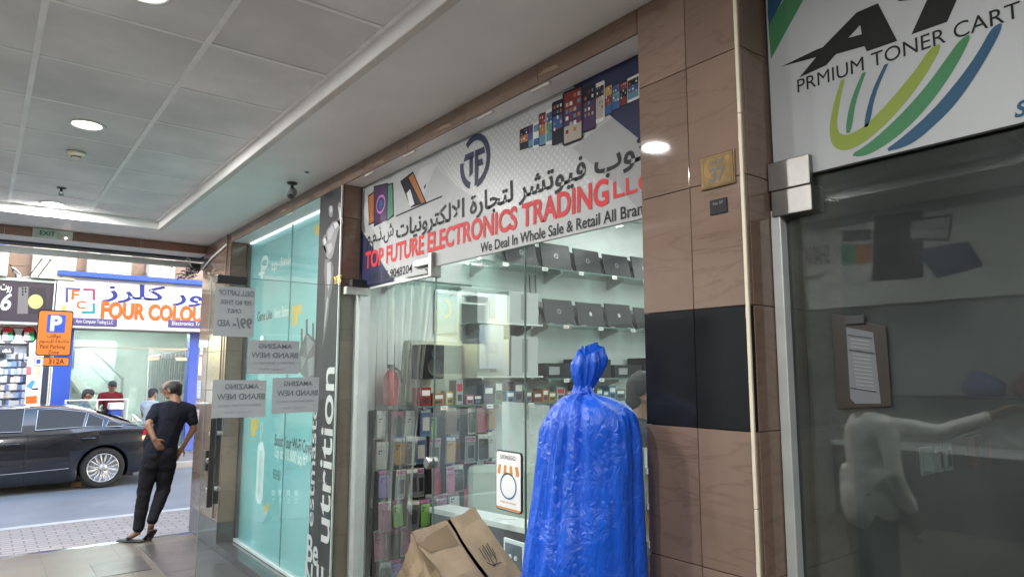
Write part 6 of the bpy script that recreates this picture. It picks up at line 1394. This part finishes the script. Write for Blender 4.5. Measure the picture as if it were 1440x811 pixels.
b = MB(); b.poly(rrect(PQ_, (65, 467), (93, 443), .02, .004), ink('sign_blue_p', (.05, .10, .5))); bs_ = b.build('blue_square', t)
text('P', PQ_, (70, 465), (88, 444), INKW, bs_, off=.006, bold=.045)
for s, bl, tr in ((arabic('مواقف'), (66, 476), (86, 469)), (arabic('خاضعة للرسوم'), (55, 484), (98, 477)), ('Paid Parking', (56, 491), (92, 485)), ('Zone', (67, 497.5), (83, 492.5))): text(s, PQ_, bl, tr, ink('sign_ink', (.12, .03, .02)), of_, off=.005, bold=.01)
b = MB(); b.prism(rrect(PQ_, (47, 514.5), (98, 502), .03, 0), (0, .02, 0), BLK); b.build('code_plate', t)
b = MB(); b.poly(rrect(PQ_, (48, 513.5), (97, 503), .025, .002), OR); b.poly(rrect(PQ_, (48, 513.5), (61, 503), .025, .003), INKW); b.poly(rrect(PQ_, (51, 511), (57, 505), .01, .004), ink('sign_blue_p', (.05, .10, .5))); b.build('orange_face', t)
text('312A', PQ_, (68, 511.5), (91, 504.5), ink('sign_ink', (.12, .03, .02)), t, off=.005, bold=.02)
xc = PQ_.pt(75, 480).x; b = MB(); b.tube([(xc, YP + .05, -.085), (xc, YP + .05, PQ_.pt(75, 436).z)], .03, STEEL, 10); b.build('post', t)
# ================================================================== PARKED CAR
CY = 13.7; GZ = -.2; AX = 1.80                     # near side plane, road level, rear axle
PAINT = mat('car_paint', (.012, .014, .020), .2, .3, var=.12, scale=3, spec=.6, coat=1.0)
CGL = mat('car_glass', (.010, .012, .013), .04, var=0, spec=.32); CHR = mat('chrome', (.45, .45, .46), .22, 1.0, var=0); RUB = mat('tyre_rubber', (.022, .022, .023), .8, var=.15, scale=30, bump=.15); RIM = mat('wheel_silver', (.62, .62, .63), .3, .75, var=.05)
car = thing('parked_car', 'black four door saloon car parked across the street, seen from its right rear side', 'car', (AX - 1.35, CY + .92, GZ))
YC0 = CY + .92
# stations along the length: x, sill z, belt z, half width, deck (half width at belt, crown)
ST = [(-2.08, .22, .56, .55, .60), (-2.02, .16, .66, .74, .70), (-1.8, .12, .74, .86, .78), (-1.3, .10, .82, .905, .87), (-.75, .10, .90, .92, .95), (-.3, .10, .945, .925, .99), (.4, .10, .965, .925, 1.0), (1.0, .10, .985, .925, 1.01), (1.6, .11, 1.01, .92, 1.03), (2.0, .13, 1.02, .91, 1.05), (2.35, .18, 1.01, .885, 1.05), (2.62, .24, .98, .83, 1.02), (2.76, .30, .90, .72, .95), (2.80, .36, .78, .60, .84)]
b = MB(); rows = []
for (x, zs_, zb2, hw, zd) in ST:
    h = []
    for (f, z) in ((.0, zs_), (.62, zs_), (.90, zs_ + .01), (.972, zs_ + .07), (.99, zs_ + .2), (1.0, zs_ + (zb2 - zs_) * .45), (.993, zs_ + (zb2 - zs_) * .62), (1.0, zs_ + (zb2 - zs_) * .72), (.975, zb2 - .03), (.93, zb2 + .005), (.8, zb2 + (zd - zb2) * .5), (.4, zd - .005), (0, zd)): h.append((hw * f, z))
    row = [Vector((x, YC0 - y, GZ + z)) for y, z in h] + [Vector((x, YC0 + y, GZ + z)) for y, z in reversed(h[1:-1])]
    rows.append(row)
m = len(rows[0])
for a in range(len(rows) - 1):
    for q in range(m): b.poly([rows[a][q], rows[a][(q + 1) % m], rows[a + 1][(q + 1) % m], rows[a + 1][q]], PAINT)
b.poly(list(reversed(rows[0])), PAINT); b.poly(rows[-1], PAINT)
body = b.build('body', car, smooth=True, sub=1)
cut = MB()
for x in (AX, AX - 2.77):
    cut.lathe([(0, -.05), (.385, -.05), (.385, .34), (0, .34)], (x, CY + .0, GZ + .335), DARK, (0, 1, 0), 40); cut.lathe([(0, -.34), (.385, -.34), (.385, .05), (0, .05)], (x, CY + 1.84, GZ + .335), DARK, (0, 1, 0), 40)
co = cut.build('wheel_well_cutter', smooth=True)
bo = body.modifiers.new('wells', 'BOOLEAN'); bo.operation = 'DIFFERENCE'; bo.object = co; bo.solver = 'EXACT'
dg = bpy.context.evaluated_depsgraph_get(); dg.update(); me2 = bpy.data.meshes.new_from_object(body.evaluated_get(dg)); body.modifiers.clear(); body.data = me2; bpy.data.objects.remove(co)
for p in me2.polygons: p.use_smooth = True
if not len(me2.materials): me2.materials.append(PAINT)
for i in range(len(me2.materials)):
    if me2.materials[i] is None: me2.materials[i] = PAINT
# greenhouse: roof skin and pillars
def cz(px, py): p = pY(px, py, CY); return p.x, p.z
RF = [(-.72, .96, .90), (-.35, 1.10, .80), (.1, 1.29, .70), (.45, 1.375, .655), (.9, 1.405, .64), (1.3, 1.385, .64), (1.65, 1.30, .655), (1.98, 1.17, .70), (2.3, 1.04, .77)]
b = MB(); rows = []
for (x, zr, hw) in RF:
    base = .965 if x < 1.5 else 1.0; base = min(base, zr - .01); k_ = (zr - base)
    h = [(.9 if k_ > .05 else hw, base - .03), (mix((.885, 0, 0), (hw, 0, 0), .5).x, base + k_ * .55), (hw + .015, zr - .05 if k_ > .12 else zr - .01), (hw - .05, zr - .008), (hw * .5, zr + .012), (0, zr + .018)]
    rows.append([Vector((x, YC0 - y, GZ + z)) for y, z in h] + [Vector((x, YC0 + y, GZ + z)) for y, z in reversed(h[:-1])])
m = len(rows[0])
for a in range(len(rows) - 1):
    for q in range(m - 1): b.poly([rows[a][q], rows[a][q + 1], rows[a + 1][q + 1], rows[a + 1][q]], PAINT)
b.build('roof', car, smooth=True, sub=2)
def side_y(z): # outer surface of the cabin at height z above the road
    t = max(0, min(1, (z - .95) / .42)); return YC0 - (.905 + (.665 - .905) * t) - .012
def window(name, pts, far=False):
    b = MB(); P = []
    for (px_, py_) in pts:
        x, z = cz(px_, py_); zz = z - GZ; P.append(Vector((x, side_y(zz), z)))
    if far: P = [Vector((p.x, 2 * YC0 - p.y, p.z)) for p in P]
    b.poly(P, CGL); o = b.build(name, car); 
    b = MB(); b.tube(P + [P[0]], .0055, CHR, 6, False); b.build('chrome_trim', o); return o
for far in (False, True):
    window('window', [(-88, 611), (-45, 586), (-10, 576), (36, 575), (30, 607)], far); window('window', [(50, 605), (55, 577), (80, 575), (124, 580), (117, 600)], far); window('window', [(120, 600), (127, 581), (147, 590), (144, 600)], far); window('window', [(149, 600), (154, 592), (162, 592), (174, 597), (172, 599)], far)
b = MB(); b.poly([(1.72, YC0 - .55, GZ + 1.32), (1.72, YC0 + .55, GZ + 1.32), (2.24, YC0 + .66, GZ + 1.085), (2.24, YC0 - .66, GZ + 1.085)], CGL); b.build('rear_window', car)
b = MB(); b.poly([(.06, YC0 - .6, GZ + 1.30), (.06, YC0 + .6, GZ + 1.30), (-.64, YC0 + .76, GZ + 1.01), (-.64, YC0 - .76, GZ + 1.01)], CGL); b.build('windscreen', car)
# door seams, handles, sill strip, side crease
LINE = mat('seam_black', (.004, .004, .004), .6, var=0)
b = MB()
for x in (.70, -.42): b.tube([(x, CY - .0015, GZ + .14), (x - .01, CY - .006, GZ + .5), (x, CY - .002, GZ + .80), (x + .01, CY + .02, GZ + .95)], .004, LINE, 6)
b.tube([(1.38, CY + .0, GZ + .72), (1.6, CY - .002, GZ + .84), (1.72, CY + .02, GZ + .96)], .004, LINE, 6); b.build('door_seams', car)
for (x, z) in ((cz(18, 623)[0], .80), (cz(125, 613)[0], .84)):
    b = MB(); b.tube([(x - .1, CY + .0, GZ + z), (x - .085, CY - .03, GZ + z + .004), (x + .085, CY - .03, GZ + z + .008), (x + .1, CY + .0, GZ + z + .008)], .013, PAINT, 8); b.ball((x, CY + .0, GZ + z), .035, LINE, 12, 8, (1.8, .2, .7)); b.build('door_handle', car, smooth=True)
b = MB(); b.tube([(-.55, CY - .004, GZ + .33), (.5, CY - .008, GZ + .345), (1.3, CY - .006, GZ + .37)], .005, CHR, 6); b.build('side_moulding', car)
b = MB(); b.prism([(2.36, CY + .035, GZ + .86), (2.62, CY + .09, GZ + .84), (2.75, CY + .2, GZ + .82), (2.75, CY + .2, GZ + .95), (2.6, CY + .085, GZ + 1.0), (2.42, CY + .04, GZ + .99)], (0, .14, 0), mat('tail_red', (.35, .01, .015), .1, var=0)); b.build('tail_light', car, bevel=.01)
b = MB(); b.prism([(2.36, CY + 1.805, GZ + .86), (2.62, CY + 1.75, GZ + .84), (2.75, CY + 1.64, GZ + .82), (2.75, CY + 1.64, GZ + .95), (2.6, CY + 1.755, GZ + 1.0), (2.42, CY + 1.8, GZ + .99)], (0, -.14, 0), mat('tail_red', (.35, .01, .015), .1, var=0)); b.build('tail_light', car, bevel=.01)
b = MB(); b.box((-1.2, CY + .25, GZ + .14), (2.3, CY + 1.6, GZ + .2), DARK); b.build('underbody', car)
def wheel(x, y, out):
    c = Vector((x, y, GZ + .335)); ax = Vector((0, out, 0))
    w = MB(); w.lathe([(.235, -.19), (.31, -.19), (.33, -.17), (.335, -.12), (.335, -.05), (.328, -.015), (.305, .0), (.26, .002), (.235, -.012)], c, RUB, ax, 48); w = w.build('wheel', car, smooth=True)
    r = MB(); r.lathe([(.236, -.012), (.24, .0), (.232, .006), (.222, -.004), (.215, -.05), (0.0, -.06)], c, RIM, ax, 48); r.build('rim', w, smooth=True)
    r = MB()
    for k in range(8):
        a = 2 * math.pi * k / 8; rad = Vector((math.cos(a), 0, math.sin(a))); tan = Vector((-math.sin(a), 0, math.cos(a)))
        for sg in (-1, 1): r.prism([c + ax * -.018 + rad * .05 + tan * .018 * sg, c + ax * -.018 + rad * .05 + tan * .002 * sg, c + ax * .0 + rad * .15 + tan * .010 * sg, c + ax * -.004 + rad * .226 + tan * .035 * sg, c + ax * -.004 + rad * .226 + tan * .062 * sg, c + ax * .0 + rad * .15 + tan * .038 * sg], ax * -.02, RIM)
    r.lathe([(0, .006), (.03, .006), (.04, -.004), (.062, -.014), (.07, -.03)], c, RIM, ax, 28)
    for k in range(5): a = 2 * math.pi * k / 5 + .3; r.lathe([(0, .002), (.007, .001), (.008, -.01)], c + Vector((math.cos(a) * .05, 0, math.sin(a) * .05)) + ax * -.004, DARK, ax, 8)
    r.build('wheel_cover', w)
for x in (AX, AX - 2.77): wheel(x, CY + .025, -1); wheel(x, CY + 1.815, 1)
b = MB(); p = pZ(106, 684, GZ); b.prism([(p.x - .07, p.y, GZ), (p.x + .09, p.y - .02, GZ), (p.x + .08, p.y, GZ + .1), (p.x + .02, p.y + .02, GZ + .15), (p.x - .06, p.y + .02, GZ + .12)], (0, .14, 0), mat('stone_brown', (.26, .15, .09), .9, var=.25)); tag(b.build('stone_block', bevel=.015), 'brown stone block on the road beside the rear wheel of the car', 'stone')

# ================================================================== THE MAN LEANING ON THE END PILLAR
YM = 8.18
def M(px, py, dy=0.0): return pY(px, py, YM + dy)
fman = Vector((-.86, .5, 0))
J = dict(head=M(241.5, 548, .04), neck=M(247, 567, -.01), chest=M(243, 585, 0), waist=M(232, 612, .01), hip=M(225, 634, .02), front=Vector((-.25, .97, 0)),
         shl=M(220, 574, .03), ell=M(208.5, 597, -.1), wrl=M(217, 617, -.16), hdl=M(224, 628, -.16), shr=M(268, 575, -.02), elr=M(272, 602, .0), wrr=M(257, 628, .06), hdr=M(248, 640, .08),
         hpl=M(213, 645, .02), knl=M(203, 690, .06), anl=M(194, 745, .03), tol=M(181, 756, .10), hpr=M(234, 645, .0), knr=M(230, 688, .05), anr=M(213, 734, -.08), tor=M(209, 757, .03))
NV = cloth('cloth_navy', (.012, .014, .022)); BLKC = cloth('cloth_black', (.012, .012, .015))
man = person('man in navy t-shirt and black joggers leaning on the end pillar, hand on his hip', J, dict(skin=SKIN, shirt=NV, trousers=BLKC, hair=HAIR, eye=EYEM, shoe=DARK), fman, (M(205, 757).x, YM, 0), shirt_sleeve=.62, voxel=.009, hair='bald', shoes=False, s=.95, bulk=1.17, glasses=True, palm={'l': Vector((.3, .9, 0)), 'r': Vector((.2, -.9, 0))}, fine=.0065)
SOLE = mat('sandal_black', (.02, .02, .02), .7, bump=.2)
for q, (dx, dz, tl) in (('l', (0, 0, 0)), ('r', (0, 0, 1))):
    a, c = Vector(J['an' + q]), Vector(J['to' + q])
    if q == 'l':
        heel = Vector((a.x + .03, a.y - .02, .012)); toe = Vector((c.x - .06, c.y + .05, .012)); melt('sandal', [(heel, toe, .044, .05, ((0, 0, 1), .28))], SOLE, man, .007, 2)
        melt('sandal_strap', [(mix(heel, toe, .6) + Vector((-.02, -.03, .035)), mix(heel, toe, .6) + Vector((.03, .05, .035)), .022, .022, ((0, 0, 1), .5))], SOLE, man, .007, 1)
    else:
        toe = Vector((c.x - .005, c.y + .02, .02)); heel = Vector((a.x + .015, a.y - .03, a.z - .085)); d = (toe - heel); nrm = d.cross(Vector((1, 0, 0))).normalized()
        melt('sandal', [(heel, toe, .043, .05, (nrm, .3))], SOLE, man, .007, 2)
